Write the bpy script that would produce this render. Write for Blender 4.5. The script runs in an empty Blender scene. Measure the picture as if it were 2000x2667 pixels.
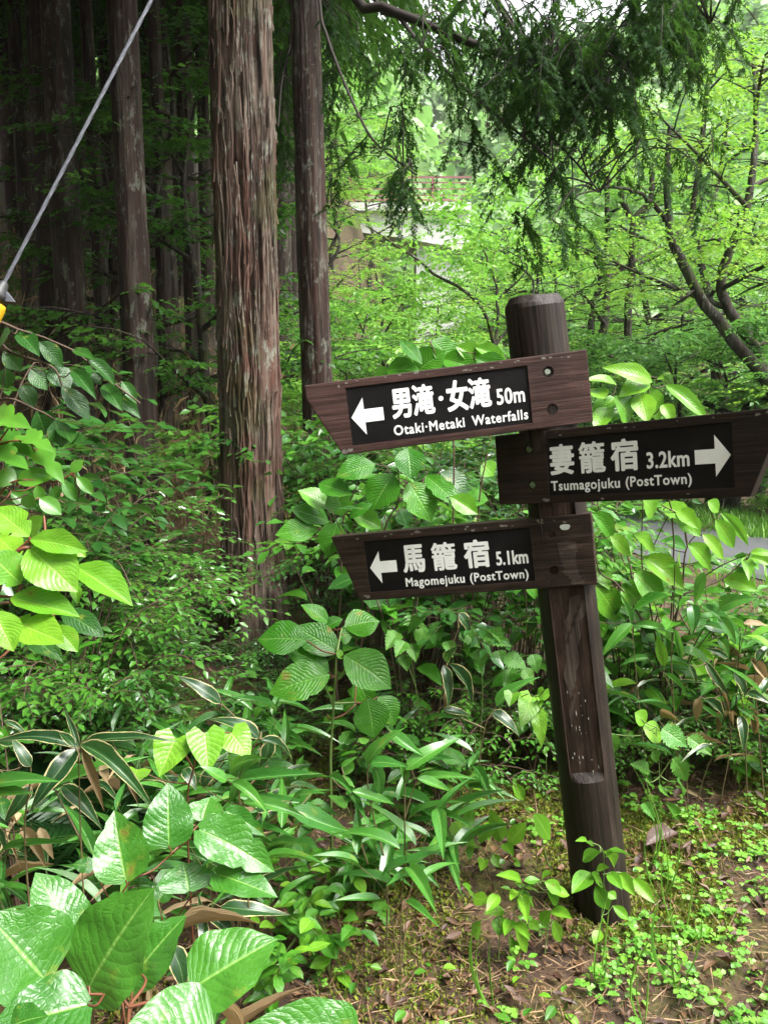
import bpy, bmesh, math, random
import numpy as np
from mathutils import Matrix, Vector

R = math.radians
rng = np.random.default_rng(7)
random.seed(7)
sc = bpy.context.scene
col = sc.collection

# ------------------------------------------------------------------ camera
FPX, PITCH, CAMZ = 2159.0, R(8.0), 1.5           # focal length in pixels of a 2000 x 2667 frame
cd = bpy.data.cameras.new('camera')
cam = bpy.data.objects.new('camera', cd)
col.objects.link(cam)
cam.location = (0, 0, CAMZ)
cam.rotation_euler = (R(90) - PITCH, 0, 0)
cd.sensor_fit = 'VERTICAL'
cd.sensor_height = 24.0
cd.lens = 12.0 * FPX / 1333.5
cd.clip_start, cd.clip_end = 0.05, 1000
sc.camera = cam

# ------------------------------------------------------------------ sky, sun, exposure
SUN_EL, SUN_AZ = R(58), R(118)      # azimuth from +Y towards +X: high, right and a little behind the camera
w = bpy.data.worlds.new('World')
sc.world = w
w.use_nodes = True
nt = w.node_tree
nt.nodes.clear()
sky = nt.nodes.new('ShaderNodeTexSky')
sky.sky_type = 'NISHITA'
sky.sun_disc = False
sky.sun_elevation = SUN_EL
sky.sun_rotation = SUN_AZ
sky.air_density, sky.dust_density, sky.ozone_density = 1.0, 3.0, 1.0
hs = nt.nodes.new('ShaderNodeHueSaturation')
hs.inputs['Saturation'].default_value = 0.12
bg = nt.nodes.new('ShaderNodeBackground')
bg.inputs['Strength'].default_value = 0.10
wo = nt.nodes.new('ShaderNodeOutputWorld')
nt.links.new(sky.outputs[0], hs.inputs['Color'])
nt.links.new(hs.outputs[0], bg.inputs['Color'])
nt.links.new(bg.outputs[0], wo.inputs['Surface'])
sl = bpy.data.lights.new('sun', 'SUN')
sl.energy = 1.5
sl.angle = R(28)
sl.color = (1.0, 0.97, 0.92)
so = bpy.data.objects.new('sun', sl)
col.objects.link(so)
sd = Vector((math.sin(SUN_AZ) * math.cos(SUN_EL), math.cos(SUN_AZ) * math.cos(SUN_EL), math.sin(SUN_EL)))
so.rotation_euler = sd.to_track_quat('Z', 'Y').to_euler()
so.location = (4, -4, 12)
sc.view_settings.view_transform = 'Standard'
sc.view_settings.look = 'None'
sc.view_settings.exposure = 2.7
sc.view_settings.gamma = 1.0
sc.view_settings.use_curve_mapping = False
cy = sc.cycles
cy.use_denoising = True
cy.max_bounces, cy.diffuse_bounces, cy.glossy_bounces = 5, 3, 2
cy.transmission_bounces, cy.transparent_max_bounces = 4, 4
cy.sample_clamp_indirect = 4.0


# ------------------------------------------------------------------ helpers: properties and objects
def tag(o, label=None, cat=None, group=None, kind=None):
    if label: o['label'] = label
    if cat: o['category'] = cat
    if group: o['group'] = group
    if kind: o['kind'] = kind
    return o

def obj(name, me, parent=None, loc=None):
    o = bpy.data.objects.new(name, me)
    col.objects.link(o)
    if parent is not None: o.parent = parent
    if loc is not None: o.location = loc
    return o

def thing(name, label, cat, loc=(0, 0, 0), group=None):
    return tag(obj(name, None, None, loc), label, cat, group)

def copy_tree(o, parent=None):
    c = o.copy()
    col.objects.link(c)
    c.parent = parent
    for ch in list(o.children):
        copy_tree(ch, c)
    return c

def mesh(name, V, faces, mat, smooth=True, lc=None):
    """faces: list of (M,k) int arrays; lc: per-vertex (u, v, random)."""
    V = np.asarray(V, np.float32)
    me = bpy.data.meshes.new(name)
    me.vertices.add(len(V))
    me.vertices.foreach_set('co', V.ravel())
    faces = [np.asarray(f, np.int32) for f in faces if len(f)]
    idx = np.concatenate([f.ravel() for f in faces])
    tot = np.concatenate([np.full(len(f), f.shape[1], np.int32) for f in faces])
    st = np.concatenate([[0], np.cumsum(tot)[:-1]]).astype(np.int32)
    me.loops.add(len(idx))
    me.loops.foreach_set('vertex_index', idx)
    me.polygons.add(len(tot))
    me.polygons.foreach_set('loop_start', st)
    me.polygons.foreach_set('loop_total', tot)
    me.polygons.foreach_set('use_smooth', np.full(len(tot), smooth))
    if lc is not None:
        a = me.attributes.new('lc', 'FLOAT_VECTOR', 'POINT')
        a.data.foreach_set('vector', np.asarray(lc, np.float32).ravel())
    me.update(calc_edges=True)
    me.validate()
    if mat: me.materials.append(mat)
    return me

def unit(a):
    a = np.asarray(a, float)
    return a / np.maximum(np.linalg.norm(a, axis=-1, keepdims=True), 1e-9)

def hash2(i, j, s):
    n = (i * 374761393 + j * 668265263 + s * 1274126177) & 0x7fffffff
    n = ((n ^ (n >> 13)) * 1274126177) & 0x7fffffff
    return ((n ^ (n >> 16)) & 0xffff) / 65535.0

def vnoise(x, y, s=0, px=None):
    """2D value noise 0..1; px = period in x."""
    x, y = np.broadcast_arrays(np.asarray(x, float), np.asarray(y, float))
    i, j = np.floor(x).astype(np.int64), np.floor(y).astype(np.int64)
    fx, fy = x - i, y - j
    fx, fy = fx * fx * (3 - 2 * fx), fy * fy * (3 - 2 * fy)
    i1 = i + 1
    if px: i, i1 = i % px, i1 % px
    a, b, c, d = hash2(i, j, s), hash2(i1, j, s), hash2(i, j + 1, s), hash2(i1, j + 1, s)
    return (a * (1 - fx) + b * fx) * (1 - fy) + (c * (1 - fx) + d * fx) * fy

def sstep(a, b, x):
    t = np.clip((np.asarray(x, float) - a) / (b - a), 0, 1)
    return t * t * (3 - 2 * t)

# ------------------------------------------------------------------ terrain height
def H(x, y):
    x, y = np.asarray(x, float), np.asarray(y, float)
    near = 0.05 * (vnoise(x * 1.3 + 9, y * 1.3, 1) - .5) + 0.02 * (vnoise(x * 5, y * 5, 2) - .5)
    bank = np.minimum(np.maximum(y - 4.8, 0) * 0.34, 9) * sstep(0.2, -3.2, x - 0.06 * np.maximum(y - 6, 0))
    bank = bank + sstep(-2, -7, x) * 0.9
    val = -1.2 * sstep(11, 22, y) * sstep(-2, 2, x) * sstep(16, 8, x)
    rise = np.maximum(x - 9, 0) * 0.28 * sstep(0, 8, y)
    back = np.minimum(np.maximum(-6 - y, 0) * .75, 22) + np.minimum(np.maximum(-13 - x, 0) * .5, 14)  # rising ground behind the camera and far left, added to block low skylight
    rise = rise + back
    hill = np.minimum(np.maximum(y - 42, 0) * 0.5, 44) * (0.8 + 0.5 * vnoise(x / 28 + 3, y / 28, 5)) * sstep(-90, -20, x + 40)
    hill = hill * (1 - 0.34 * np.exp(-((x + 2.5 - (y - 42) * 0.0) / 9.0) ** 2))
    return near + bank + val + rise + hill + 0.25 * (vnoise(x / 5, y / 5, 8) - .5) * sstep(5, 10, y)

def Hs(x, y): return float(H(np.array([x]), np.array([y]))[0])

def ray(px, py):
    u, v = (px - 1000) / FPX, (1333.5 - py) / FPX
    return Vector((u, math.cos(PITCH) + v * math.sin(PITCH), -math.sin(PITCH) + v * math.cos(PITCH)))

def at(px, py, Y):
    """World point at distance Y in front of the camera that a 2000 x 2667 frame shows at (px, py)."""
    d = ray(px, py)
    return Vector((0, 0, CAMZ)) + d * (Y / d.y)

# ------------------------------------------------------------------ materials
def nodes(name):
    m = bpy.data.materials.new(name)
    m.use_nodes = True
    n = m.node_tree.nodes
    n.clear()
    return m, n, m.node_tree.links

class NG:
    def __init__(s, name):
        s.m, s.n, s.l = nodes(name)
        s.out = s.n.new('ShaderNodeOutputMaterial')
    def new(s, t, **k):
        x = s.n.new(t)
        for a, b in k.items(): setattr(x, a, b)
        return x
    def set(s, sock, v):
        if isinstance(v, bpy.types.NodeSocket): s.l.new(v, sock)
        elif isinstance(v, (tuple, list)) and len(v) == 3 and sock.type == 'RGBA': sock.default_value = (*v, 1)
        else: sock.default_value = v
    def math(s, op, a, b=0.0, c=None, clamp=False):
        x = s.new('ShaderNodeMath', operation=op, use_clamp=clamp)
        s.set(x.inputs[0], a); s.set(x.inputs[1], b)
        if c is not None: s.set(x.inputs[2], c)
        return x.outputs[0]
    def mix(s, f, a, b, blend='MIX'):
        x = s.new('ShaderNodeMix', data_type='RGBA', blend_type=blend)
        s.set(x.inputs[0], f); s.set(x.inputs[6], a); s.set(x.inputs[7], b)
        return x.outputs[2]
    def noise(s, vec, scale, detail=4, rough=.55, dist=0.0):
        x = s.new('ShaderNodeTexNoise')
        if vec is not None: s.l.new(vec, x.inputs['Vector'])
        x.inputs['Scale'].default_value = scale
        x.inputs['Detail'].default_value = detail
        x.inputs['Roughness'].default_value = rough
        x.inputs['Distortion'].default_value = dist
        return x.outputs['Fac']
    def ramp(s, f, stops):
        x = s.new('ShaderNodeValToRGB')
        e = x.color_ramp.elements
        while len(e) < len(stops): e.new(0.5)
        for k, (p, c) in enumerate(stops):
            e[k].position = p
            e[k].color = (*c, 1) if len(c) == 3 else c
        s.set(x.inputs[0], f)
        return x.outputs[0]
    def step(s, f, a, b):
        x = s.new('ShaderNodeMapRange', interpolation_type='SMOOTHSTEP')
        s.set(x.inputs[0], f); x.inputs[1].default_value = a; x.inputs[2].default_value = b
        return x.outputs[0]
    def coord(s, scale=(1, 1, 1), kind='Object'):
        t = s.new('ShaderNodeTexCoord')
        mp = s.new('ShaderNodeMapping')
        mp.inputs['Scale'].default_value = scale
        s.l.new(t.outputs[kind], mp.inputs['Vector'])
        return mp.outputs[0]
    def bump(s, h, strength, dist=.01):
        b = s.new('ShaderNodeBump')
        b.inputs['Strength'].default_value = strength
        b.inputs['Distance'].default_value = dist
        s.set(b.inputs['Height'], h)
        return b.outputs[0]
    def principled(s, color, rough=.6, normal=None, spec=.5, **kw):
        p = s.new('ShaderNodeBsdfPrincipled')
        s.set(p.inputs['Base Color'], color)
        s.set(p.inputs['Roughness'], rough)
        s.set(p.inputs['Specular IOR Level'], spec)
        if normal is not None: s.l.new(normal, p.inputs['Normal'])
        for k, v in kw.items(): s.set(p.inputs[k.replace('_', ' ')], v)
        return p.outputs[0]
    def done(s, sh):
        s.l.new(sh, s.out.inputs['Surface'])
        return s.m

def leafmat(name, a, b, rough=.32, transl=.35, vein=0.0, nvein=9, kv=1.2, rib=None, edge=None, brown=0.0, parallel=False, tcol=None, spec=.5, blister=0.0, wet=0.0):
    """Leaf surface from the per-vertex (u, v, random) attribute: midrib, side veins, edge."""
    g = NG(name)
    at_ = g.new('ShaderNodeAttribute', attribute_name='lc')
    sp = g.new('ShaderNodeSeparateXYZ')
    g.l.new(at_.outputs['Vector'], sp.inputs[0])
    u, v, rn = sp.outputs
    oi = g.new('ShaderNodeObjectInfo')
    rnd = g.math('FRACT', g.math('ADD', rn, oi.outputs['Random']))
    c = g.mix(rnd, a, b)
    au = g.math('ABSOLUTE', u)
    va = g.new('ShaderNodeVectorMath', operation='ADD')
    g.l.new(g.coord(), va.inputs[0])
    g.l.new(g.math('MULTIPLY', oi.outputs['Random'], 41.0), va.inputs[1])
    oc = va.outputs[0]
    nz = g.noise(oc, 5.0 if vein else 1.5, 3)
    c = g.mix(g.math('MULTIPLY', g.step(nz, .35, .75), .35), c, tuple(x * .68 for x in a))
    normal = None
    if rib:
        c = g.mix(g.math('MULTIPLY', g.step(au, .055, .015), .8), c, rib)
    if vein:
        if parallel:
            s_ = g.math('SINE', g.math('MULTIPLY', u, 40.0))
            hgt = g.math('MULTIPLY_ADD', s_, .25, g.math('MULTIPLY', g.step(au, .0, .10), 1.0))
        else:
            uvn = g.new('ShaderNodeCombineXYZ')
            g.set(uvn.inputs[0], u); g.set(uvn.inputs[1], g.math('MULTIPLY', v, 2.2)); g.set(uvn.inputs[2], g.math('MULTIPLY', oi.outputs['Random'], 30.0))
            wob = g.noise(uvn.outputs[0], 2.6, 3)
            ph = g.math('MULTIPLY', g.math('ADD', g.math('SUBTRACT', v, g.math('MULTIPLY', g.math('POWER', au, 1.25), .11 * kv)), g.math('MULTIPLY', wob, .10)), nvein * math.pi)
            s_ = g.math('ABSOLUTE', g.math('SINE', ph))
            hgt = g.math('ADD', g.math('MULTIPLY', g.math('POWER', s_, .45), .55), g.math('MULTIPLY', g.step(au, .0, .10), .8))
            line = g.math('MULTIPLY', g.step(s_, .13, .02), .16)
            if rib: c = g.mix(line, c, rib)
            vo = g.new('ShaderNodeTexVoronoi', feature='DISTANCE_TO_EDGE')
            g.l.new(uvn.outputs[0], vo.inputs['Vector']); vo.inputs['Scale'].default_value = 5.0
            hgt = g.math('ADD', hgt, g.math('MULTIPLY', g.step(vo.outputs['Distance'], 0, .16), .10 + blister * .22))
            hgt = g.math('ADD', hgt, g.math('MULTIPLY', wob, .8 + blister))
        normal = g.bump(hgt, vein * .55, .016)
    if edge:
        e = g.math('ADD', au, g.math('MULTIPLY', g.math('SUBTRACT', nz, .5), .35))
        c = g.mix(g.step(e, .85, .93), c, edge)
    if brown:
        bn = g.noise(oc, 3.0, 3)
        c = g.mix(g.step(bn, .72 - brown * .1, .76 - brown * .1), c, (.13, .075, .025))
        c = g.mix(g.math('MULTIPLY', g.step(bn, .60, .72), .45), c, (.22, .26, .03))
    rr = g.math('MULTIPLY_ADD', g.noise(oc, 3, 2), .25, rough - .12)
    p = g.principled(c, rr, normal, spec, Coat_Weight=wet, Coat_Roughness=.16)
    t = g.new('ShaderNodeBsdfTranslucent')
    tc = g.mix(.5, c, tcol) if tcol else g.mix(.35, c, (.22, .52, .06))
    g.set(t.inputs['Color'], tc)
    if normal is not None: g.l.new(normal, t.inputs['Normal'])
    mx = g.new('ShaderNodeMixShader')
    mx.inputs[0].default_value = transl
    g.l.new(p, mx.inputs[1]); g.l.new(t.outputs[0], mx.inputs[2])
    return g.done(mx.outputs[0])

M = {}
M['knot'] = leafmat('knotweed_leaf', (.030, .140, .014), (.058, .205, .020), .33, .30, .38, 9, 3.0, (.20, .38, .08), brown=.15, blister=.25, wet=.28)
M['hydr'] = leafmat('bright_leaf', (.10, .29, .020), (.19, .40, .028), .30, .38, .28, 11, 3.2, (.30, .50, .08), wet=0.1, spec=0.35, brown=.2)
M['vib'] = leafmat('viburnum_leaf', (.030, .145, .010), (.070, .24, .016), .30, .34, .55, 12, 3.2, (.16, .34, .07), wet=0.1, spec=0.3, brown=.2)
M['vibdark'] = leafmat('dark_shrub_leaf', (.018, .075, .013), (.034, .115, .018), .30, .30, .4, 10, 3.0, (.11, .25, .06), wet=0.1, spec=0.3, brown=.2)
M['young'] = leafmat('young_leaf', (.13, .35, .022), (.20, .43, .032), .33, .42, .35, 8, 2.6, (.36, .55, .10))
M['sasa'] = leafmat('bamboo_grass_leaf', (.030, .130, .020), (.075, .24, .030), .27, .28, .22, parallel=True, rib=(.20, .36, .10), wet=0.25, spec=0.4, brown=.2)
M['sasaedge'] = leafmat('striped_bamboo_grass_leaf', (.010, .040, .012), (.020, .066, .016), .28, .22, .22, parallel=True, rib=(.14, .22, .08), edge=(.46, .40, .20), wet=.1)
M['dead'] = leafmat('dry_leaf', (.20, .135, .065), (.42, .31, .17), .65, .18, .35, parallel=True, tcol=(.5, .3, .12))
M['litter'] = leafmat('litter_leaf', (.045, .018, .011), (.16, .085, .04), .5, .05, .3, 8, 2, tcol=(.3, .15, .06))
M['nettle'] = leafmat('toothed_leaf', (.07, .24, .035), (.13, .33, .045), .36, .34, .5, 9, 3.5, (.2, .4, .09), brown=.2)
M['small'] = leafmat('small_shrub_leaf', (.018, .075, .014), (.042, .135, .022), .27, .26, wet=0.3, spec=0.5)
M['smallb'] = leafmat('small_bright_leaf', (.045, .165, .018), (.095, .26, .026), .32, .34, brown=.2)
M['smallm'] = leafmat('mid_shrub_leaf', (.035, .125, .018), (.075, .205, .028), .27, .28, wet=.3)
M['cover'] = leafmat('clover_leaf', (.09, .28, .025), (.21, .43, .05), .42, .34)
M['moss'] = leafmat('moss', (.080, .155, .010), (.24, .24, .016), .75, .25, tcol=(.3, .3, .04))
M['grass'] = leafmat('grass', (.08, .22, .025), (.17, .34, .04), .4, .3)
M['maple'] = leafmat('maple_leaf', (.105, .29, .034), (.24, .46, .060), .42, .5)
M['maplelight'] = leafmat('pale_maple_leaf', (.17, .38, .030), (.36, .52, .05), .42, .5)  # lighter, yellower leaf colour than the other maples
M['mid'] = leafmat('woodland_leaf', (.07, .21, .034), (.15, .34, .055), .40, .42)
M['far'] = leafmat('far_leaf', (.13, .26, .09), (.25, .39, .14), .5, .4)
M['forestleaf'] = leafmat('forest_sapling_leaf', (.022, .085, .012), (.05, .15, .016), .38, .45)
M['cypress'] = leafmat('cypress_scale', (.012, .040, .010), (.028, .075, .014), .7, .28, spec=.15)
M['cypressdead'] = leafmat('dead_cypress_spray', (.10, .045, .022), (.15, .075, .035), .7, .1, tcol=(.3, .15, .06))
M['fern'] = leafmat('fern', (.010, .048, .012), (.026, .10, .018), .33, .25)

def barkmat(name, dark, mid, pale, lichen=.4, vs=1.0, moss=0.0, bump=.7):
    g = NG(name)
    oc = g.coord((1, 1, 1))
    st = g.coord((9 * vs, 9 * vs, .9 * vs))
    st2 = g.coord((26 * vs, 26 * vs, 1.6 * vs))
    n1 = g.noise(st, 1.6, 6, .62, .4)
    n2 = g.noise(st2, 1.5, 4, .6)
    n3 = g.noise(g.coord((16 * vs, 16 * vs, .35 * vs)), 1.4, 3, .5)
    c = g.ramp(n1, [(.32, dark), (.46, mid), (.60, pale), (.78, tuple(x * 1.25 for x in pale))])
    c = g.mix(g.math('MULTIPLY', g.step(n2, .5, .32), .75), c, tuple(x * .4 for x in dark))
    c = g.mix(g.math('MULTIPLY', g.step(n3, .52, .62), .6), c, (mid[0] * 1.25, mid[1] * .78, mid[2] * .68))
    c = g.mix(g.math('MULTIPLY', g.step(n3, .44, .36), .55), c, tuple(x * .8 for x in dark))
    big = g.noise(oc, 2.2, 3)
    c = g.mix(g.math('MULTIPLY', g.step(big, .45, .7), .55), c, (mid[0] * 1.15, mid[1] * .72, mid[2] * .66))
    li = g.noise(g.coord((1, 1, .45)), 20.0 * vs, 6, .75)
    lb = g.noise(oc, 1.3, 2)
    lf = g.math('MULTIPLY', g.step(li, .54, .60), g.step(lb, .42, .58))
    c = g.mix(g.math('MULTIPLY', lf, lichen), c, (.22, .235, .19))
    if moss:
        c = g.mix(g.math('MULTIPLY', g.step(g.noise(oc, 3.5, 5), .5, .6), moss), c, (.07, .09, .02))
    h = g.math('ADD', g.math('MULTIPLY', n1, 1.0), g.math('MULTIPLY', n2, .7))
    return g.done(g.principled(c, .82, g.bump(h, bump, .03), .25))

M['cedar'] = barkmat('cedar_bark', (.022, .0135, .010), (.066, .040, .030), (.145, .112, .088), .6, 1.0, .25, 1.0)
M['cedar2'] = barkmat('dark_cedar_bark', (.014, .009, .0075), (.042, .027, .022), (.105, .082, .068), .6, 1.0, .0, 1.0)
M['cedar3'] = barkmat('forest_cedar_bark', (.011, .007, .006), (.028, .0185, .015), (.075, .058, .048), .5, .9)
M['broadbark'] = barkmat('broadleaf_bark', (.010, .008, .007), (.026, .021, .017), (.065, .057, .047), .5, 1.2, .35)

def plain(name, c, rough=.6, var=.3, scale=8, bump=.0, spec=.4, metal=0.0):
    g = NG(name)
    oc = g.coord()
    n = g.noise(oc, scale, 5, .6)
    cc = g.mix(g.math('MULTIPLY', g.step(n, .3, .7), var), c, tuple(x * .5 for x in c))
    nm = g.bump(n, bump, .01) if bump else None
    return g.done(g.principled(cc, rough, nm, spec, Metallic=metal))

M['stem'] = plain('green_stem', (.13, .20, .05), .5)
M['redstem'] = plain('red_stem', (.15, .055, .028), .45)
M['brownstem'] = plain('brown_stem', (.075, .045, .028), .7)
M['culm'] = plain('dry_culm', (.13, .10, .045), .6)
M['twig'] = plain('dark_twig', (.030, .022, .018), .8)

# ------------------------------------------------------------------ tubes
def tubes(paths, nside=6):
    """paths: list of (points (k,3), radii (k,)); returns V, quads, along-fraction."""
    Vs, Fs, Ls, off = [], [], [], 0
    ang = np.linspace(0, 2 * np.pi, nside, endpoint=False)
    for P, r in paths:
        P = np.asarray(P, float); k = len(P)
        r = np.broadcast_to(np.asarray(r, float), (k,))
        T = unit(np.gradient(P, axis=0))
        ref = np.array([1.0, 0, 0]) if abs(T[0, 0]) < .8 else np.array([0, 1.0, 0])
        A = unit(np.cross(T, ref)); B = np.cross(T, A)
        ring = P[:, None] + r[:, None, None] * (np.cos(ang)[None, :, None] * A[:, None] + np.sin(ang)[None, :, None] * B[:, None])
        Vs.append(ring.reshape(-1, 3))
        i = np.arange(k - 1)[:, None] * nside; j = np.arange(nside)[None]; j2 = (j + 1) % nside
        Fs.append((np.stack([i + j, i + j2, i + nside + j2, i + nside + j], -1) + off).reshape(-1, 4))
        Ls.append(np.repeat(np.linspace(0, 1, k), nside))
        off += k * nside
    return np.concatenate(Vs), np.concatenate(Fs), np.concatenate(Ls)

def tube_mesh(name, paths, mat, nside=6):
    V, F, _ = tubes(paths, nside)
    return mesh(name, V, [F], mat)

def curve(pts, n=12):
    """Smooth polyline through the points."""
    P = np.asarray(pts, float)
    if len(P) < 3:
        t = np.linspace(0, 1, n)[:, None]
        return P[0] * (1 - t) + P[-1] * t
    out = []
    Q = np.vstack([2 * P[0] - P[1], P, 2 * P[-1] - P[-2]])
    per = max(2, n // (len(P) - 1))
    for i in range(1, len(Q) - 2):
        t = np.linspace(0, 1, per, endpoint=False)[:, None]
        a, b, c, d = Q[i - 1], Q[i], Q[i + 1], Q[i + 2]
        out.append(.5 * (2 * b + (c - a) * t + (2 * a - 5 * b + 4 * c - d) * t ** 2 + (3 * b - a - 3 * c + d) * t ** 3))
    out.append(P[-1:])
    return np.vstack(out)

# ------------------------------------------------------------------ leaf shapes (base at origin, length 1 along +Y, width 1)
PROF = {
    'ovate': ([0, .03, .10, .22, .40, .60, .78, .90, .96, 1], [.12, .55, .82, .97, 1, .84, .55, .27, .10, 0]),
    'ellip': ([0, .08, .22, .42, .60, .78, .90, 1], [.03, .36, .76, 1, .96, .66, .30, 0]),
    'blade': ([0, .05, .16, .34, .55, .75, .9, 1], [.12, .55, .92, 1, .82, .48, .17, 0]),
    'heart': ([0, .02, .10, .25, .45, .65, .82, .93, 1], [.5, .86, 1, .98, .84, .60, .33, .11, 0]),
    'tooth': ([0, .06, .2, .38, .6, .8, 1], [.1, .62, .95, 1, .72, .38, 0]),
    'long': ([0, .1, .3, .5, .7, .87, 1], [.03, .5, .92, 1, .78, .38, 0]),
}

def leaf_mesh(name, kind, mat, rows=9, fold=.12, droop=.15, wave=.03, serr=0.0, nserr=9, twist=0.0, lobes=None, seed=0, lift=0.0, asp=.5, bend=0.0):
    r = np.random.default_rng(seed)
    us = np.array([-1, -.62, -.28, 0, .28, .62, 1.0]) if rows > 9 else np.array([-1, -.5, 0, .5, 1.0])
    v = np.linspace(0, 1, rows)
    wv = np.interp(v, *PROF[kind])
    wl, wr = wv.copy(), wv.copy()
    if serr:
        saw = (v * nserr) % 1.0
        wl = wl * (1 + serr * (saw - .6)); wr = wr * (1 + serr * (((v * nserr + .35) % 1.0) - .6))
    if lobes:
        for (c0, wd, amt) in lobes:
            wl = wl * (1 - amt * np.exp(-((v - c0) / wd) ** 2)); wr = wr * (1 - amt * .8 * np.exp(-((v - c0 - .03) / wd) ** 2))
    V, L = [], []
    ph = r.uniform(0, 6.28, 3)
    for i in range(rows):
        for u in us:
            hw = (wl[i] if u < 0 else wr[i]) * .5
            x = u * hw
            y = v[i] - (.05 * abs(u) ** 2 * (1 - v[i]) if kind in ('heart', 'ovate') else 0)
            if kind == 'heart' and i == 0: y -= .07 * abs(u)
            if kind == 'heart' and v[i] < .2: y -= .05 * (abs(u) > .4)
            z = fold * abs(x) * asp * 2.0 - droop * v[i] ** 2 * .9 + lift * v[i] * (1 - v[i]) + wave * asp * 2.0 * abs(u) ** 1.5 * math.sin(v[i] * 15 + ph[0] + (1.5 if u < 0 else 0)) * wv[i]
            z += twist * asp * 2.0 * x * v[i]
            V.append((x + bend * v[i] ** 2 / asp, y, z)); L.append((u, v[i], 0))
    n = len(us)
    F = [(i * n + j, i * n + j + 1, (i + 1) * n + j + 1, (i + 1) * n + j) for i in range(rows - 1) for j in range(n - 1)]
    return mesh(name, V, [np.array(F)], mat, True, L)

def variants(name, kind, mat, k=4, **kw):
    out = []
    r = np.random.default_rng(sum(map(ord, name)))
    for i in range(k):
        d = dict(kw)
        d['droop'] = kw.get('droop', .15) * r.uniform(.3, 1.9)
        d['fold'] = kw.get('fold', .15) * r.uniform(.3, 1.7)
        d['twist'] = r.uniform(-.25, .25)
        d['bend'] = kw.get('bend', .0) * r.uniform(-1, 1)
        d['lift'] = kw.get('lift', 0.0) + r.uniform(-.05, .12)
        if kw.get('rows', 9) >= 13 and kind in ('ovate', 'ellip') and i % 2: d['lobes'] = [(r.uniform(.25, .8), .035, r.uniform(.15, .4))]
        d.pop('lobe', None)
        out.append(leaf_mesh(name, kind, mat, seed=i, **d))
    return out

LEAF = {
    'knot': variants('knotweed_leaf', 'ovate', M['knot'], 5, rows=15, fold=.16, droop=.12, wave=.022, asp=0.7, bend=0.05),
    'hydr': variants('bright_leaf', 'ellip', M['hydr'], 5, rows=25, fold=.2, droop=.14, wave=.014, serr=.035, nserr=12, asp=0.55, bend=0.06),
    'vib': variants('viburnum_leaf', 'ellip', M['vib'], 5, rows=13, fold=.22, droop=.18, wave=.014, asp=0.5, bend=0.05),
    'vibdark': variants('dark_shrub_leaf', 'ellip', M['vibdark'], 4, rows=9, fold=.18, droop=.2, wave=.02),
    'long': variants('long_leaf', 'long', M['hydr'], 4, rows=9, fold=.25, droop=.22, wave=.02, asp=0.42, bend=0.1),
    'longg': variants('long_green_leaf', 'long', M['vib'], 4, rows=9, fold=.25, droop=.22, wave=.02, asp=0.42, bend=0.1),
    'heart': variants('heart_leaf', 'heart', M['vib'], 3, rows=11, fold=.15, droop=.15, wave=.02, asp=0.95),
    'hearty': variants('young_heart_leaf', 'heart', M['young'], 3, rows=11, fold=.18, droop=.15, wave=.02, asp=0.9),
    'young': variants('young_leaf', 'ellip', M['young'], 4, rows=9, fold=.2, droop=.15, wave=.02),
    'seedl': variants('seedling_leaf', 'ellip', M['hydr'], 4, rows=8, fold=.2, droop=.15, wave=.02),
    'sasa': variants('bamboo_grass_leaf', 'blade', M['sasa'], 5, rows=13, fold=.5, droop=.16, wave=.0, lift=.12, asp=0.16, bend=0.16),
    'sasaedge': variants('striped_leaf', 'blade', M['sasaedge'], 6, rows=13, fold=.4, droop=.3, wave=.05, lift=.25, asp=0.17, bend=0.2),
    'dead': variants('dry_leaf', 'blade', M['dead'], 4, rows=9, fold=.7, droop=.25, wave=.06, asp=0.25, bend=0.12),
    'nettle': variants('toothed_leaf', 'tooth', M['nettle'], 4, rows=28, fold=.2, droop=.2, wave=.02, serr=.42, nserr=9, asp=0.55),
    'lobed': variants('lobed_leaf', 'heart', M['smallb'], 3, rows=15, fold=.15, droop=.15, wave=.02, lobes=[(.5, .07, .55), (.2, .05, .25)]),
    'small': variants('small_leaf', 'ellip', M['smallb'], 4, rows=7, fold=.2, droop=.15, wave=.02),
    'litter': variants('fallen_leaf', 'ellip', M['litter'], 4, rows=7, fold=.5, droop=-.25, wave=.09),
    'grass': variants('grass_blade', 'blade', M['grass'], 3, rows=9, fold=.5, droop=.5, wave=0, lift=.35, asp=0.04, bend=0.1),
}

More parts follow.
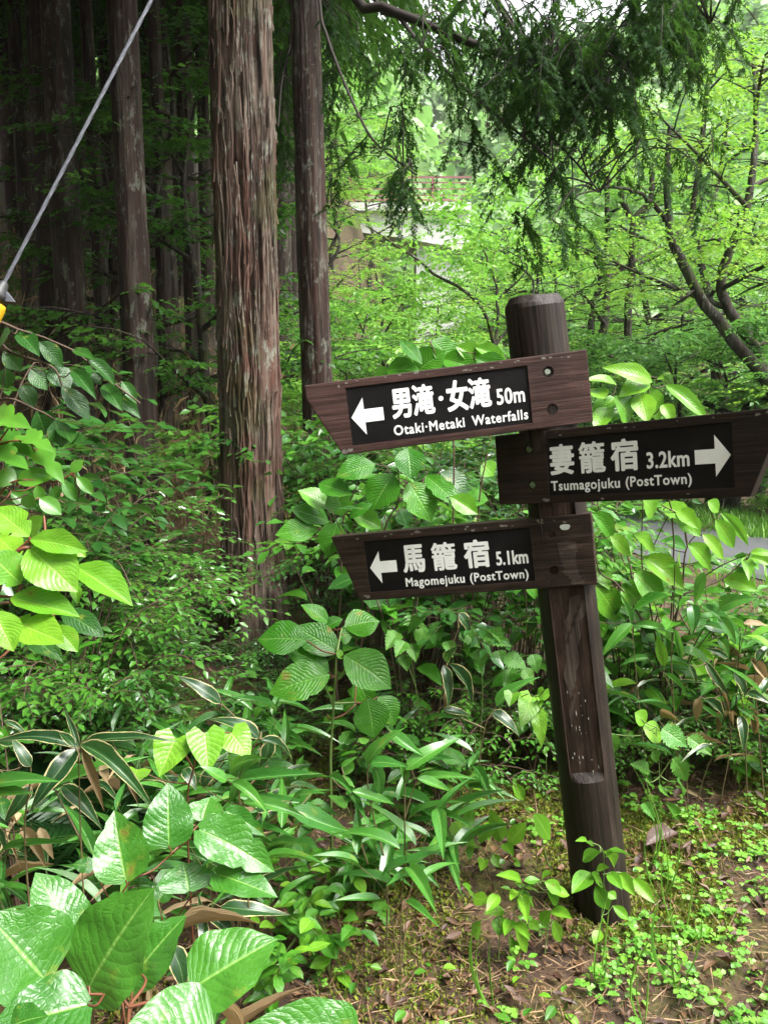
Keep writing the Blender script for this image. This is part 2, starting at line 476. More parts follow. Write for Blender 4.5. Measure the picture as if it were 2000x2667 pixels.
# ------------------------------------------------------------------ leaf clouds
def tpl(kind, fold=.18, droop=.1):
    """Small leaf templates: V, triangles, (u, v)."""
    if kind == 'leaf':
        V = [(0, 0, 0), (-.5, .42, fold * .5), (0, .45, 0), (.5, .42, fold * .5), (-.28, .78, fold * .2 - droop * .5), (.28, .78, fold * .2 - droop * .5), (0, 1, -droop)]
        F = [(0, 2, 1), (0, 3, 2), (1, 2, 4), (2, 3, 5), (2, 6, 4), (2, 5, 6)]
        U = [(0, 0), (-1, .42), (0, .45), (1, .42), (-.9, .78), (.9, .78), (0, 1)]
    elif kind == 'dia':
        V = [(0, 0, 0), (-.5, .5, fold * .5), (.5, .5, fold * .5), (0, 1, -droop)]
        F = [(0, 2, 1), (1, 2, 3)]
        U = [(0, 0), (-1, .5), (1, .5), (0, 1)]
    elif kind == 'star':                       # palmate maple leaf: five points
        V, U = [(0, .35, .03)], [(0, .4)]
        for a, l in ((-150, .38), (-115, .22), (-72, .62), (-52, .30), (-28, .78), (-14, .40), (0, 1.0)):
            V.append((l * .65 * math.sin(R(a)), .35 + l * .65 * math.cos(R(a)), -.12 * l)); U.append((l, .4))
        for a, l in ((14, .40), (28, .78), (52, .30), (72, .62), (115, .22), (150, .38)):
            V.append((l * .65 * math.sin(R(a)), .35 + l * .65 * math.cos(R(a)), -.12 * l)); U.append((l, .4))
        n = len(V) - 1
        F = [(0, i, i + 1) for i in range(1, n)]
        F = [(a, c, b) for a, b, c in F]
    elif kind == 'strip':
        V = [(-.5, 0, 0), (.5, 0, 0), (.4, .55, -droop * .3), (-.4, .55, -droop * .3), (0, 1, -droop)]
        F = [(0, 1, 2), (0, 2, 3), (3, 2, 4)]
        U = [(-1, 0), (1, 0), (1, .5), (-1, .5), (0, 1)]
    elif kind == 'scale':                      # a flat cypress tip: two overlapping slivers
        V = [(-.35, 0, 0), (.35, 0, 0), (0, 1, -droop), (-.2, .25, 0), (-.95, .75, -.05), (.0, .45, 0), (.2, .2, 0), (.95, .7, -.05), (.0, .5, 0)]
        F = [(0, 1, 2), (3, 5, 4), (6, 7, 8)]
        U = [(0, 0)] * 9
    return np.array(V, float), np.array(F), np.array(U, float)

def cloud_arrays(t, P, D, N, L, W, rnd):
    V, F, U = t
    D = unit(D); X = unit(np.cross(D, N)); Z = np.cross(X, D)
    L, W = np.broadcast_to(L, (len(P),)), np.broadcast_to(W, (len(P),))
    out = P[:, None] + X[:, None] * (V[None, :, 0] * W[:, None])[..., None] + D[:, None] * (V[None, :, 1] * L[:, None])[..., None] + Z[:, None] * (V[None, :, 2] * L[:, None])[..., None]
    k = len(V)
    FF = (F[None] + (np.arange(len(P)) * k)[:, None, None]).reshape(-1, 3)
    lc = np.concatenate([np.broadcast_to(U[None], (len(P), k, 2)), np.broadcast_to(np.asarray(rnd)[:, None, None], (len(P), k, 1))], -1)
    return out.reshape(-1, 3), FF, lc.reshape(-1, 3)

def cloud(name, t, P, D, N, L, W, mat, rnd=None):
    if rnd is None: rnd = rng.random(len(P)) * .6
    V, F, lc = cloud_arrays(t, P, D, N, L, W, rnd)
    return mesh(name, V, [F], mat, True, lc)

def sprays(B, D, length, nl, leaf, r, droop=.25, up=(0, 0, 1), tilt=.35, ang=55, jit=.3):
    """Leafy twigs: leaves alternate on both sides of each twig. Returns P, D, N, L, rnd for the leaves and twig paths."""
    ns = len(B); D = unit(D)
    length = np.broadcast_to(length, (ns,))
    t = (np.arange(nl) + .6) / nl
    S = unit(np.cross(D, np.array(up)) + 1e-6)
    Nn = np.cross(S, D)
    Nn = Nn * np.sign(Nn[:, 2:3] + 1e-9)
    P = B[:, None] + D[:, None] * (t[None] * length[:, None])[..., None]
    P = P + np.array([0, 0, -1.0]) * (droop * t[None] ** 2 * length[:, None])[..., None]
    sg = np.where(np.arange(nl) % 2 == 0, 1., -1.)
    a = np.radians(ang) * (1 - .45 * t)
    Dl = D[:, None] * np.cos(a)[None, :, None] + S[:, None] * (sg * np.sin(a))[None, :, None]
    Dl = Dl + r.normal(0, jit, Dl.shape) * .6 + np.array([0, 0, -.25])
    Nl = Nn[:, None] + r.normal(0, tilt, Dl.shape)
    rn = np.clip(r.random((ns, 1)) * .55 + r.random((ns, nl)) * .3, 0, .99)
    L = leaf * r.uniform(.65, 1.25, (ns, nl)) * (1 - .25 * t[None])
    return P.reshape(-1, 3), Dl.reshape(-1, 3), Nl.reshape(-1, 3), L.ravel(), rn.ravel()

# ------------------------------------------------------------------ ground
def ground_material():
    g = NG('forest_floor')
    oc = g.coord()
    n = g.noise(oc, 9, 8, .7)
    c = g.ramp(n, [(.3, (.016, .010, .007)), (.48, (.048, .027, .016)), (.62, (.095, .056, .030)), (.78, (.15, .10, .058))])
    m = g.math('MULTIPLY', g.step(g.noise(oc, 2.3, 5, .6), .47, .58), g.step(g.noise(oc, 17, 4), .36, .55))
    c = g.mix(g.math('MULTIPLY', m, .85), c, g.ramp(g.noise(oc, 40, 3), [(.3, (.025, .03, .006)), (.7, (.10, .088, .014))]))
    return g.done(g.principled(c, .75, g.bump(n, .9, .03), .35))
M['ground'] = ground_material()

def axis(a, b, fine0, fine1, step, grow):
    xs = [fine0]
    while xs[-1] < fine1: xs.append(xs[-1] + step)
    s = step
    while xs[-1] < b: s *= grow; xs.append(xs[-1] + s)
    s = step; lo = [fine0]
    while lo[-1] > a: s *= grow; lo.append(lo[-1] - s)
    return np.array(lo[::-1][:-1] + xs)
gx, gy = axis(-320, 320, -3, 4, .08, 1.09), axis(-300, 420, .6, 9, .08, 1.08)
GX, GY = np.meshgrid(gx, gy)
nx, ny = len(gx), len(gy)
ii = (np.arange(ny - 1)[:, None] * nx + np.arange(nx - 1)[None]).ravel()
tag(obj('ground', mesh('ground', np.stack([GX, GY, H(GX, GY)], -1).reshape(-1, 3), [np.stack([ii, ii + 1, ii + nx + 1, ii + nx], -1)], M['ground'])),
    'forest floor of brown litter and moss under the whole scene', 'ground', kind='structure')

# ------------------------------------------------------------------ road
def road_material():
    g = NG('wet_asphalt')
    oc = g.coord()
    n = g.noise(oc, 120, 3, .7)
    c = g.ramp(n, [(.35, (.055, .056, .062)), (.65, (.105, .105, .115))])
    c = g.mix(g.math('MULTIPLY', g.step(g.noise(oc, 1.1, 4), .4, .7), .4), c, (.05, .05, .055))
    return g.done(g.principled(c, g.math('MULTIPLY_ADD', g.noise(oc, 1.6, 3), .35, .28), g.bump(n, .25, .004), .5))
M['road'] = road_material()
cl = curve([(7.6, -14, 0), (7.4, -5, 0), (6.9, 0, 0), (5.9, 3, 0), (4.85, 5.2, 0), (3.9, 7.1, 0), (2.9, 9.2, 0), (1.9, 11.6, 0), (1.3, 15, 0), (1.7, 20, 0), (3.5, 26, 0)], 100)
T2 = unit(np.gradient(cl, axis=0)); S2 = np.stack([-T2[:, 1], T2[:, 0], np.zeros(len(cl))], -1)
rows = []
for o_ in np.linspace(-1.02, 1.02, 9):
    q = cl + S2 * o_
    q[:, 2] = H(q[:, 0], q[:, 1]) + .012 + .02 * (1 - o_ ** 2)
    rows.append(q)
RV = np.stack(rows, 1); k = RV.shape[1]
ri = (np.arange(len(cl) - 1)[:, None] * k + np.arange(k - 1)[None]).ravel()
tag(obj('road', mesh('road', RV.reshape(-1, 3), [np.stack([ri, ri + k, ri + k + 1, ri + 1], -1)], M['road'])), 'narrow wet grey asphalt lane behind the signpost', 'road', kind='structure')

# ------------------------------------------------------------------ far wooded hillside (one mass)
def far_wood():
    r = np.random.default_rng(3)
    n = 900
    y = 44 + 90 * r.random(n) ** 1.25; x = r.uniform(-.62, .62, n) * y + r.uniform(-4, 4, n)
    rad = r.uniform(1.8, 3.8, n); hh = rad * r.uniform(1.0, 1.7, n)
    zc = H(x, y) + hh * .8
    m = 95
    d = unit(r.normal(0, 1, (n, m, 3)))
    d[..., 2] = np.abs(d[..., 2]) * 1.0 - .25
    rr = (.72 + .28 * r.random((n, m)))[..., None] * np.stack([rad, rad, hh], -1)[:, None]
    lump = .75 + .5 * vnoise(d[..., 0] * 2.2 + np.arange(n)[:, None] * 7, d[..., 2] * 2.2 + d[..., 1] * 2, 4)
    P = np.stack([x, y, zc], -1)[:, None] + d * rr * lump[..., None]
    N = d + r.normal(0, .45, d.shape) + np.array([0, 0, .5])
    D = np.cross(N, r.normal(0, 1, d.shape))
    rn = np.clip(r.random((n, 1)) * .8 + r.random((n, m)) * .2, 0, .99)
    L = (r.uniform(.5, 1.1, (n, m)) * (rad / 3.2)[:, None] * 1.25)
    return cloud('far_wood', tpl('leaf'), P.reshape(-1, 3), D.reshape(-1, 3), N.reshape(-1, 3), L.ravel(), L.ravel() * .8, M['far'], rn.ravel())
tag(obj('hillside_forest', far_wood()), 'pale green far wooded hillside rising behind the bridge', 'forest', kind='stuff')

# ------------------------------------------------------------------ bridge
M['concrete'] = plain('pale_concrete', (.62, .62, .60), .8, .25, .8)
M['redpaint'] = plain('red_rail_paint', (.22, .105, .09), .5, .2, 3)
def box(V, F, x0, x1, y0, y1, z0, z1):
    o = len(V)
    V += [(x0, y0, z0), (x1, y0, z0), (x1, y1, z0), (x0, y1, z0), (x0, y0, z1), (x1, y0, z1), (x1, y1, z1), (x0, y1, z1)]
    F += [(o, o + 3, o + 2, o + 1), (o + 4, o + 5, o + 6, o + 7), (o, o + 1, o + 5, o + 4), (o + 1, o + 2, o + 6, o + 5), (o + 2, o + 3, o + 7, o + 6), (o + 3, o, o + 4, o + 7)]
def boxmesh(name, boxes, mat):
    V, F = [], []
    for b in boxes: box(V, F, *b)
    return mesh(name, V, [np.array(F)], mat, False)
BY = 34.0
bz = at(1000, 552, BY).z
br = thing('bridge', 'white concrete arch bridge with red railings far behind the trees', 'bridge', (0, BY, bz))
xs = np.linspace(-13, 3.4, 37)
dep = .62 + 2.4 * (np.abs(xs + 4.0) / 12) ** 2.0
V, F = [], []
for x, d_ in zip(xs, dep):
    V += [(x, 0, 0), (x, 3.4, 0), (x, 3.4, -d_), (x, 0, -d_)]
for i in range(len(xs) - 1):
    a = i * 4
    for j in range(4): F.append((a + j, a + (j + 1) % 4, a + 4 + (j + 1) % 4, a + 4 + j))
F += [(0, 1, 2, 3), tuple(len(V) - 4 + q for q in (3, 2, 1, 0))]
obj('girder', mesh('girder', V, [np.array(F)], M['concrete'], False), br)
obj('deck_slab', boxmesh('deck_slab', [(-13, 3.4, -.28, 3.68, .003, .30)], M['concrete']), br)
for s_ in (-.2, 3.6):
    rl = obj('railing', boxmesh('railing', [(-13, 3.4, s_ - .03, s_ + .03, 1.22, 1.30)], M['redpaint']), br)
    for z in (.55, .80, 1.03): obj('rail', boxmesh('rail', [(-13, 3.4, s_ - .018, s_ + .018, z, z + .05)], M['redpaint']), rl)
    pm = boxmesh('rail_post', [(-.05, .05, s_ - .06, s_ + .06, .301, 1.218)], M['redpaint'])
    for x in np.arange(-12.5, 3.2, 1.6): obj('rail_post', pm, rl, (x, 0, 0))
pm = boxmesh('pier', [(-1.0, 1.0, .4, 3.0, -11, 0)], M['concrete'])
for x in (-11.9, 2.3): obj('pier', pm, br, (x, 0, -.8))

# ------------------------------------------------------------------ cedar trees
def trunk_arrays(path, rad, nside, nrow, amp, seed, flare=0.0, nr=26, base=0.0):
    P = curve(path, nrow)
    k = len(P)
    t = np.linspace(0, 1, k)
    r = np.interp(t, np.linspace(0, 1, len(rad)), rad)
    T = unit(np.gradient(P, axis=0))
    A = unit(np.cross(T, np.array([0, 1.0, 0]))); B = np.cross(T, A)
    th = np.linspace(0, 2 * np.pi, nside, endpoint=False)
    z = P[:, 2][:, None]
    thn = th[None] / (2 * np.pi)
    wob = (vnoise(thn * 6, z * .7, seed, 6) - .5)
    w1 = thn + .035 * (vnoise(thn * 5, z * 2.2, seed + 1, 5) - .5)
    ridge = np.abs(vnoise(w1 * nr, z * 1.1, seed + 2, nr) - .5) * 2
    fine = np.abs(vnoise(w1 * nr * 2, z * 2.3, seed + 3, nr * 2) - .5) * 2
    fis = -sstep(.22, .0, ridge) * 1.0 + .35 * (fine - .4)
    knob = sstep(.80, .95, vnoise(thn * 7, z * 2.6, seed + 9, 7)) * 1.1
    rr = r[:, None] * (1 + .10 * wob) + amp * (fis + knob)
    if flare:
        d_ = np.maximum(z - base, 0)
        rr = rr * (1 + flare * np.exp(-d_ / .28) * (1 + .6 * np.cos(th * 3 + 1)[None] + .4 * np.cos(th * 5)[None]))
    V = P[:, None] + rr[..., None] * (np.cos(th)[None, :, None] * A[:, None] + np.sin(th)[None, :, None] * B[:, None])
    i = np.arange(k - 1)[:, None] * nside; j = np.arange(nside)[None]; j2 = (j + 1) % nside
    return V.reshape(-1, 3), np.stack([i + j, i + j2, i + nside + j2, i + nside + j], -1).reshape(-1, 4)

def conifer_crown(seed, h0, h1, rad, n, leaf=.16):
    r = np.random.default_rng(seed)
    t = r.random(n) ** .8
    z = h0 + (h1 - h0) * t
    a = r.uniform(0, 6.283, n)
    q = rad * (1 - .75 * t) * (.25 + .75 * r.random(n) ** .6)
    lump = .7 + .5 * vnoise(a * 1.3, z * .9, seed)
    B = np.stack([np.cos(a) * q * lump, np.sin(a) * q * lump, z - q * .18], -1)
    D = np.stack([np.cos(a), np.sin(a), -.55 + r.normal(0, .25, n)], -1) + r.normal(0, .25, (n, 3))
    P, Dl, N, L, rn = sprays(B, D, r.uniform(.4, .8, n), 9, leaf, r, .35, tilt=.4, ang=40)
    me = cloud('crown', tpl('strip', droop=.25), P, Dl, N, L, L * .32, M['cypress'], rn)
    br_ = []
    for i in range(0, n, 9):
        p0 = np.array([0, 0, B[i, 2] + q[i] * .1]); br_.append((curve([p0, (p0 + B[i]) / 2 + [0, 0, .12], B[i]], 5), np.linspace(.022, .006, 5)))
    return me, tube_mesh('limbs', br_, M['cedar3'], 4)

CR = [conifer_crown(20 + i, 5.0, 14.5, 2.9, 2600, .18) for i in range(2)]
TRK = []
for i in range(3):
    pth = [(0, 0, -.4), (.05 * (i - 1), .02, 3), (.0, .03 * i, 7), (.04, 0, 14.6)]
    V, F = trunk_arrays(pth, [1.18, 1.0, .82, .2], 40, 120, .05, 60 + i * 11, .45, 14)
    # unit radius: x and y are scaled per tree
    c_ = curve(pth, 120)
    k = len(c_)
    VV = V.reshape(k, 40, 3)
    TRK.append((VV, c_, F))
def cedar_trunk(i, rad):
    VV, c_, F = TRK[i]
    W_ = VV.copy()
    W_[..., :2] = c_[:, None, :2] + (VV[..., :2] - c_[:, None, :2]) * rad
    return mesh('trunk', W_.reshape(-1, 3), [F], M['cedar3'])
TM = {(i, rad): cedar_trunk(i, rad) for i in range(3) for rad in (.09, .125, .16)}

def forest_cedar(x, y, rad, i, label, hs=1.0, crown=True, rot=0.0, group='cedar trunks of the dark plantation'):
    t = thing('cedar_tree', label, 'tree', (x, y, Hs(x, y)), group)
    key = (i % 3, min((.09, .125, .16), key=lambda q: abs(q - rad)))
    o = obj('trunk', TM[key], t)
    s_ = rad / key[1]
    o.scale = (s_, s_, hs)
    o.rotation_euler.z = rot
    if crown:
        c, l = CR[i % 2]
        oc_ = obj('crown', c, t); oc_.scale = (1, 1, hs); oc_.rotation_euler.z = rot * 2
        ol = obj('limb', l, oc_)
    return t

def fx(px, py, Y): return at(px, py, Y).x
FT = [(176, 400, 6.6, .108, 'thick dark cedar trunk crossed by the guy wire'),
      (342, 400, 6.2, .108, 'second thick cedar trunk, between the guy wire and the big cedar'),
      (500, 400, 8.8, .085, 'slim reddish cedar trunk just beside the big cedar'),
      (80, 300, 10.5, .085, 'thin grey cedar trunk nearest the top left corner'),
      (18, 300, 13.0, .09, 'very thin dark cedar trunk at the picture edge'),
      (282, 450, 9.6, .09, 'grey cedar trunk half hidden behind the second thick trunk'),
      (437, 500, 9.2, .085, 'pale speckled thin cedar trunk left of the slim reddish one'),
      (232, 500, 13.0, .10, 'dim thin cedar trunk deep behind the guy wire'),
      (468, 400, 14.0, .09, 'faint thin cedar trunk deep in the plantation shade')]
for i, (px, py, Y, rad, lab) in enumerate(FT):
    forest_cedar(fx(px, py, Y), Y, rad, i, lab, 1.0, True, i * 1.3)
for i, (px, Y, rad, lab) in enumerate(((118, 8.6, .065, 'slender trunk left of the thick trunk under the guy wire'), (248, 8.2, .06, 'slender trunk between the two thick dark trunks'), (405, 7.8, .06, 'slender trunk right of the second thick trunk'),
        (530, 10.5, .075, 'thin trunk touching the left edge of the big cedar'), (55, 9.0, .07, 'slender trunk near the upper left corner'), (385, 11.5, .085, 'thin trunk in the shade behind the second thick trunk'), (310, 13, .08, 'thin far trunk under the upper end of the guy wire'), (200, 11, .075, 'thin far trunk right of the guarded wire'), (140, 12.5, .08, 'thin far trunk left of the thick trunk'))):
    FT.append((px, 400, Y, rad, lab))
    forest_cedar(fx(px, 400, Y), Y, rad, i + 1, lab, 1.0, True, i * 1.9)
r_ = np.random.default_rng(12)
placed = [(fx(a, b, c), c) for a, b, c, *_ in FT]
cnt = 0
while cnt < 34:
    y = r_.uniform(9, 30); x = r_.uniform(-.62 * y - 1, -.10 * y)
    if min((x - a) ** 2 + (y - b) ** 2 for a, b in placed) < 1.6 ** 2: continue
    placed.append((x, y)); cnt += 1
    forest_cedar(x, y, r_.uniform(.09, .17), cnt, 'added cedar on the left that deepens the plantation shade', r_.uniform(.9, 1.15), True, r_.uniform(0, 6), 'cedars deep in the dark plantation')
for (x, y) in ((-3.2, 2.6), (-4.6, 4.6), (-2.9, 7.6), (-5.2, 1.4), (-6.5, 3.2), (-4.2, -.4), (-6.8, 6.2), (-7.5, -1.0), (-5.6, -3.0), (-8.6, 4.6), (-3.9, 6.2), (-9, 1)):  # cedars added at the left, nearly all out of view, to deepen shade
    forest_cedar(x, y, .15, 1, 'added cedar on the left that deepens the plantation shade', 1.0, True, x, 'cedars deep in the dark plantation')

# the big cedar in front
bx, by = -.73, 4.55
t = thing('cedar_tree', 'big reddish cedar with thick peeling bark beside the signpost', 'tree', (bx, by, Hs(bx, by)))
V, F = trunk_arrays([(.02, 0, -.35), (0, 0, .6), (-.005, .02, 2.5), (-.03, 0, 6), (0, 0, 15)], [.178, .156, .151, .143, .04], 220, 560, .0095, 5, .55, 40, -.02)
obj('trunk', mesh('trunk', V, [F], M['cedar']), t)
def bark_strips(n, seed, rad, z0, z1):
    r = np.random.default_rng(seed)
    Vs, Fs, off = [], [], 0
    for i in range(n):
        th, z = r.uniform(0, 6.283), z0 + (z1 - z0) * r.random()
        L, wd_, k = r.uniform(.10, .6), r.uniform(.004, .012), 11
        tt = np.linspace(0, 1, k)
        lift = r.uniform(.000, .006) + r.uniform(0, .020) * (tt ** 4 if r.random() < .5 else (1 - tt) ** 4)
        thc = th + np.cumsum(r.normal(0, .012, k)) + .03 * np.sin(tt * 6 + th)
        zz = z + L * tt
        rr = rad(zz) + .007 + lift
        wv = wd_ * np.sin(np.pi * np.clip(tt * .94 + .03, 0, 1)) ** .45 * (1 + .25 * r.normal(0, 1, k))
        ring = []
        for q, dr in ((-1, -.006), (-.5, .0012), (.5, .0012), (1, -.006)):
            a_ = thc + q * wv / .17
            ring.append(np.stack([(rr + dr) * np.cos(a_), (rr + dr) * np.sin(a_), zz], -1))
        ring = np.stack(ring, 1)
        Vs.append(ring.reshape(-1, 3))
        ii_ = (np.arange(k - 1)[:, None] * 4 + np.arange(3)[None]).ravel()
        Fs.append(np.stack([ii_, ii_ + 1, ii_ + 5, ii_ + 4], -1) + off); off += 4 * k
    return mesh('bark_strip', np.concatenate(Vs), [np.concatenate(Fs)], M['cedar'])
o = obj('bark', bark_strips(620, 3, lambda z: np.interp(z, [0, .6, 2.5, 6], [.164, .156, .151, .143]), .15, 4.2), t)
o['kind'] = 'stuff'
c_, l_ = CR[0]
o = obj('crown', c_, t, (0, 0, 4.2)); o.scale = (.8, .8, .75); obj('limb', l_, o)

# the second cedar, whose long branches hang across the top
def hinoki_branch(tree, pts, rad, foliage, seed, leaf=.048, name='branch'):
    """pts: world points; foliage: list of (fraction along, radius, count)."""
    r = np.random.default_rng(seed)
    o0 = Vector(tree.location)
    P = curve([Vector(p) - o0 for p in pts], 26)
    paths = [(P, np.linspace(rad * 1.25, rad * .45, len(P)))]
    Bs, Ds = [], []
    for (cx, cy, cz), rx, ry, rz, n in foliage:
        c = np.array([cx, cy, cz]) - np.array(o0)
        for i in range(max(3, int(n / 11.0))):            # hanging twigs carry the sprays
            q = c + np.clip(r.normal(0, .42, 3), -.9, .9) * np.array([rx, ry, rz]) + np.array([0, 0, .12 * rz])
            ln_ = r.uniform(.22, .60)
            a_ = r.uniform(0, 6.283)
            h_ = np.array([math.cos(a_), math.sin(a_), 0])
            e_ = q + h_ * ln_ * r.uniform(.15, .7) - np.array([0, 0, ln_ * r.uniform(.5, 1.0)])
            tw = curve([q, q + (e_ - q) * .5 + h_ * .10 * ln_ + np.array([0, 0, .05]), e_], 8)
            paths.append((tw, np.linspace(.0035, .0012, len(tw))))
            if i % 2 == 0:
                j = np.argmin(((P - q) ** 2).sum(1))
                cc = curve([P[j], (P[j] + q) / 2 + np.array([0, 0, .10]), q], 8)
                paths.append((cc, np.linspace(.006, .0032, len(cc))))
            ns_ = int(r.integers(6, 10))
            for k_ in range(ns_):
                t_ = (k_ + r.random()) / ns_
                Bs.append(tw[int(t_ * (len(tw) - 1))])
                b2 = a_ + r.choice([-1, 1]) * r.uniform(.3, 1.5)
                Ds.append([math.cos(b2) * .6, math.sin(b2) * .6, -r.uniform(.3, 1.0)])
    b = obj(name, tube_mesh(name, paths, M['twig'], 5), tree)
    if Bs:
        B, D = np.array(Bs), np.array(Ds)
        Pq, Dl, N, L, rn = sprays(B, D, r.uniform(.08, .24, len(B)), 18, leaf, r, .12, up=(0, .3, 1), tilt=.5, ang=48)
        f = obj('foliage', cloud('foliage', tpl('scale', droop=.1), Pq, Dl, N, L, L * .30, M['cypress'], rn), b)
        f['kind'] = 'stuff'
    return b

tx, ty = at(815, 400, 6.3).x, 6.3
t2 = thing('cedar_tree', 'slender dark cedar behind the big one, with long drooping branches', 'tree', (tx, ty, Hs(tx, ty)))
V, F = trunk_arrays([(.05, 0, -.4), (.02, 0, 1.2), (-.02, .0, 3), (-.06, 0, 6), (-.05, 0, 14)], [.128, .116, .110, .098, .03], 110, 320, .0075, 31, .3, 22, 0)
obj('trunk', mesh('trunk', V, [F], M['cedar2']), t2)
c_, l_ = CR[1]
o = obj('crown', c_, t2, (0, 0, 4.6)); o.scale = (.7, .7, .7); obj('limb', l_, o)
def A3(l, Y): return [tuple(at(x, y, Y + (i / max(1, len(l) - 1)) * -.9)) for i, (x, y) in enumerate(l)]
def fo(px, py, Y, wpx, hpx, n, dy=.5):
    p = at(px, py, Y); s_ = Y / FPX
    return (tuple(p), wpx * s_, dy, hpx * s_, n)
top = tuple(Vector(t2.location) + Vector((-.05, 0, 5.6)))
Yb = 5.7
hinoki_branch(t2, [top] + A3([(898, -40), (995, 17), (1080, 50), (1164, 86), (1270, 127), (1384, 169), (1477, 207), (1528, 232), (1590, 290)], Yb), .030,
    [fo(1430, 175, 5.0, 110, 80, 330), fo(1270, 170, 5.1, 80, 90, 130), fo(1530, 230, 5.0, 90, 60, 110), fo(1100, 110, 5.3, 60, 80, 50)], 1)
hinoki_branch(t2, [top] + A3([(1180, -160), (1300, 13), (1342, 76), (1401, 122), (1469, 186), (1560, 250)], Yb), .022,
    [fo(1420, 70, 5.0, 130, 80, 260), fo(1580, 100, 4.9, 130, 80, 240), fo(1270, 50, 5.2, 80, 70, 110), fo(1640, 240, 4.9, 100, 80, 60)], 2)
hinoki_branch(t2, [top] + A3([(960, -30), (1037, 42), (1080, 97), (1143, 165), (1223, 243), (1330, 330), (1440, 420)], Yb), .014,
    [fo(1080, 200, 5.3, 50, 110, 45), fo(1250, 290, 5.1, 70, 80, 40), fo(1400, 400, 5.0, 100, 90, 34), fo(1160, 40, 5.3, 90, 50, 60)], 3)
hinoki_branch(t2, [top] + A3([(830, -20), (848, 84), (898, 219), (953, 337), (995, 388), (1050, 430), (1085, 455)], Yb), .010,
    [fo(1055, 480, 5.1, 32, 45, 70), fo(1010, 330, 5.2, 60, 70, 33)], 4)
hinoki_branch(t2, [top] + A3([(1480, -160), (1650, -60), (1760, 20), (1850, 60)], Yb), .018,
    [fo(1750, 30, 4.9, 150, 60, 340), fo(1640, 20, 4.9, 130, 50, 140), fo(1830, 10, 4.8, 80, 50, 80)], 5)
hinoki_branch(t2, [top] + A3([(1250, -50), (1310, 150), (1360, 270), (1440, 360), (1502, 426), (1560, 500)], Yb), .010,
    [fo(1480, 450, 5.0, 110, 100, 34), fo(1350, 560, 5.0, 60, 80, 33), fo(1620, 380, 4.9, 120, 90, 40), fo(1720, 420, 4.9, 80, 80, 33)], 6)
hinoki_branch(t2, [tuple(Vector(t2.location) + Vector((0, 0, 4.6)))] + A3([(760, 100), (735, 210), (725, 330)], 6.6), .010,
    [fo(745, 130, 6.9, 50, 130, 130), fo(740, 330, 6.9, 40, 150, 130), fo(900, 70, 6.6, 50, 60, 70), fo(872, 230, 6.6, 22, 120, 60), fo(860, 430, 6.6, 12, 90, 33), fo(858, 120, 6.7, 35, 90, 70)], 7)

# ------------------------------------------------------------------ broadleaf trees
def skeleton(seed, height, spread, lean=(0, 0), nl=9, start=.22):
    r = np.random.default_rng(seed)
    tr = [np.array([0, 0, -.3])]
    for i in range(1, 7):
        f = i / 6
        tr.append(np.array([lean[0] * f + r.normal(0, .08) * height * .25, lean[1] * f + r.normal(0, .08) * height * .25, height * .86 * f]))
    tr = curve(tr, 24)
    paths, twB, twD = [(tr, np.linspace(.016 * height, .003 * height, len(tr)))], [], []
    for i in range(nl):
        f = start + (1 - start) * (i + r.random()) / nl
        j = int(f * (len(tr) - 1))
        a = i * 2.4 + r.uniform(-.5, .5)
        L = spread * (1.1 - .6 * f) * r.uniform(.7, 1.2)
        d = np.array([math.cos(a), math.sin(a), r.uniform(.1, .55)])
        p0 = tr[j]; p1 = p0 + d * L * .5; p2 = p0 + d * L + np.array([0, 0, r.uniform(-.15, .05) * L])
        lm = curve([p0, p1, p2], 10)
        paths.append((lm, np.linspace(.007 * height * (1.1 - .6 * f), .0012 * height, len(lm))))
        for k in range(9):
            g_ = .25 + .75 * k / 8
            q = lm[int(g_ * (len(lm) - 1))]
            b = a + r.choice([-1, 1]) * r.uniform(.4, 1.2)
            l2 = spread * r.uniform(.18, .4)
            e = q + np.array([math.cos(b), math.sin(b), r.uniform(-.1, .35)]) * l2
            tw = curve([q, (q + e) / 2 + [0, 0, .06 * l2], e], 5)
            paths.append((tw, np.linspace(.0016 * height, .0006 * height, len(tw))))
            for s_ in range(5):
                twB.append(q + (e - q) * (s_ + r.random()) / 5)
                c = b + r.uniform(-1.3, 1.3)
                twD.append([math.cos(c), math.sin(c), r.uniform(-.25, .25)])
    return tr, paths, np.array(twB), np.array(twD)

def broad_meshes(seed, height, spread, leaf, mat, kind='leaf', nl=9, nleaf=14, slen=.55, start=.22, lean=(0, 0), bark='broadbark', wr=.55):
    r = np.random.default_rng(seed + 500)
    tr, paths, B, D = skeleton(seed, height, spread, lean, nl, start)
    tm = tube_mesh('trunk', paths, M[bark], 8)
    P, Dl, N, L, rn = sprays(B, D, r.uniform(.6, 1.1, len(B)) * slen, nleaf, leaf, r, .2, tilt=.3)
    cm = cloud('crown', tpl(kind), P, Dl, N, L, L * wr, M[mat], rn)
    return tm, cm

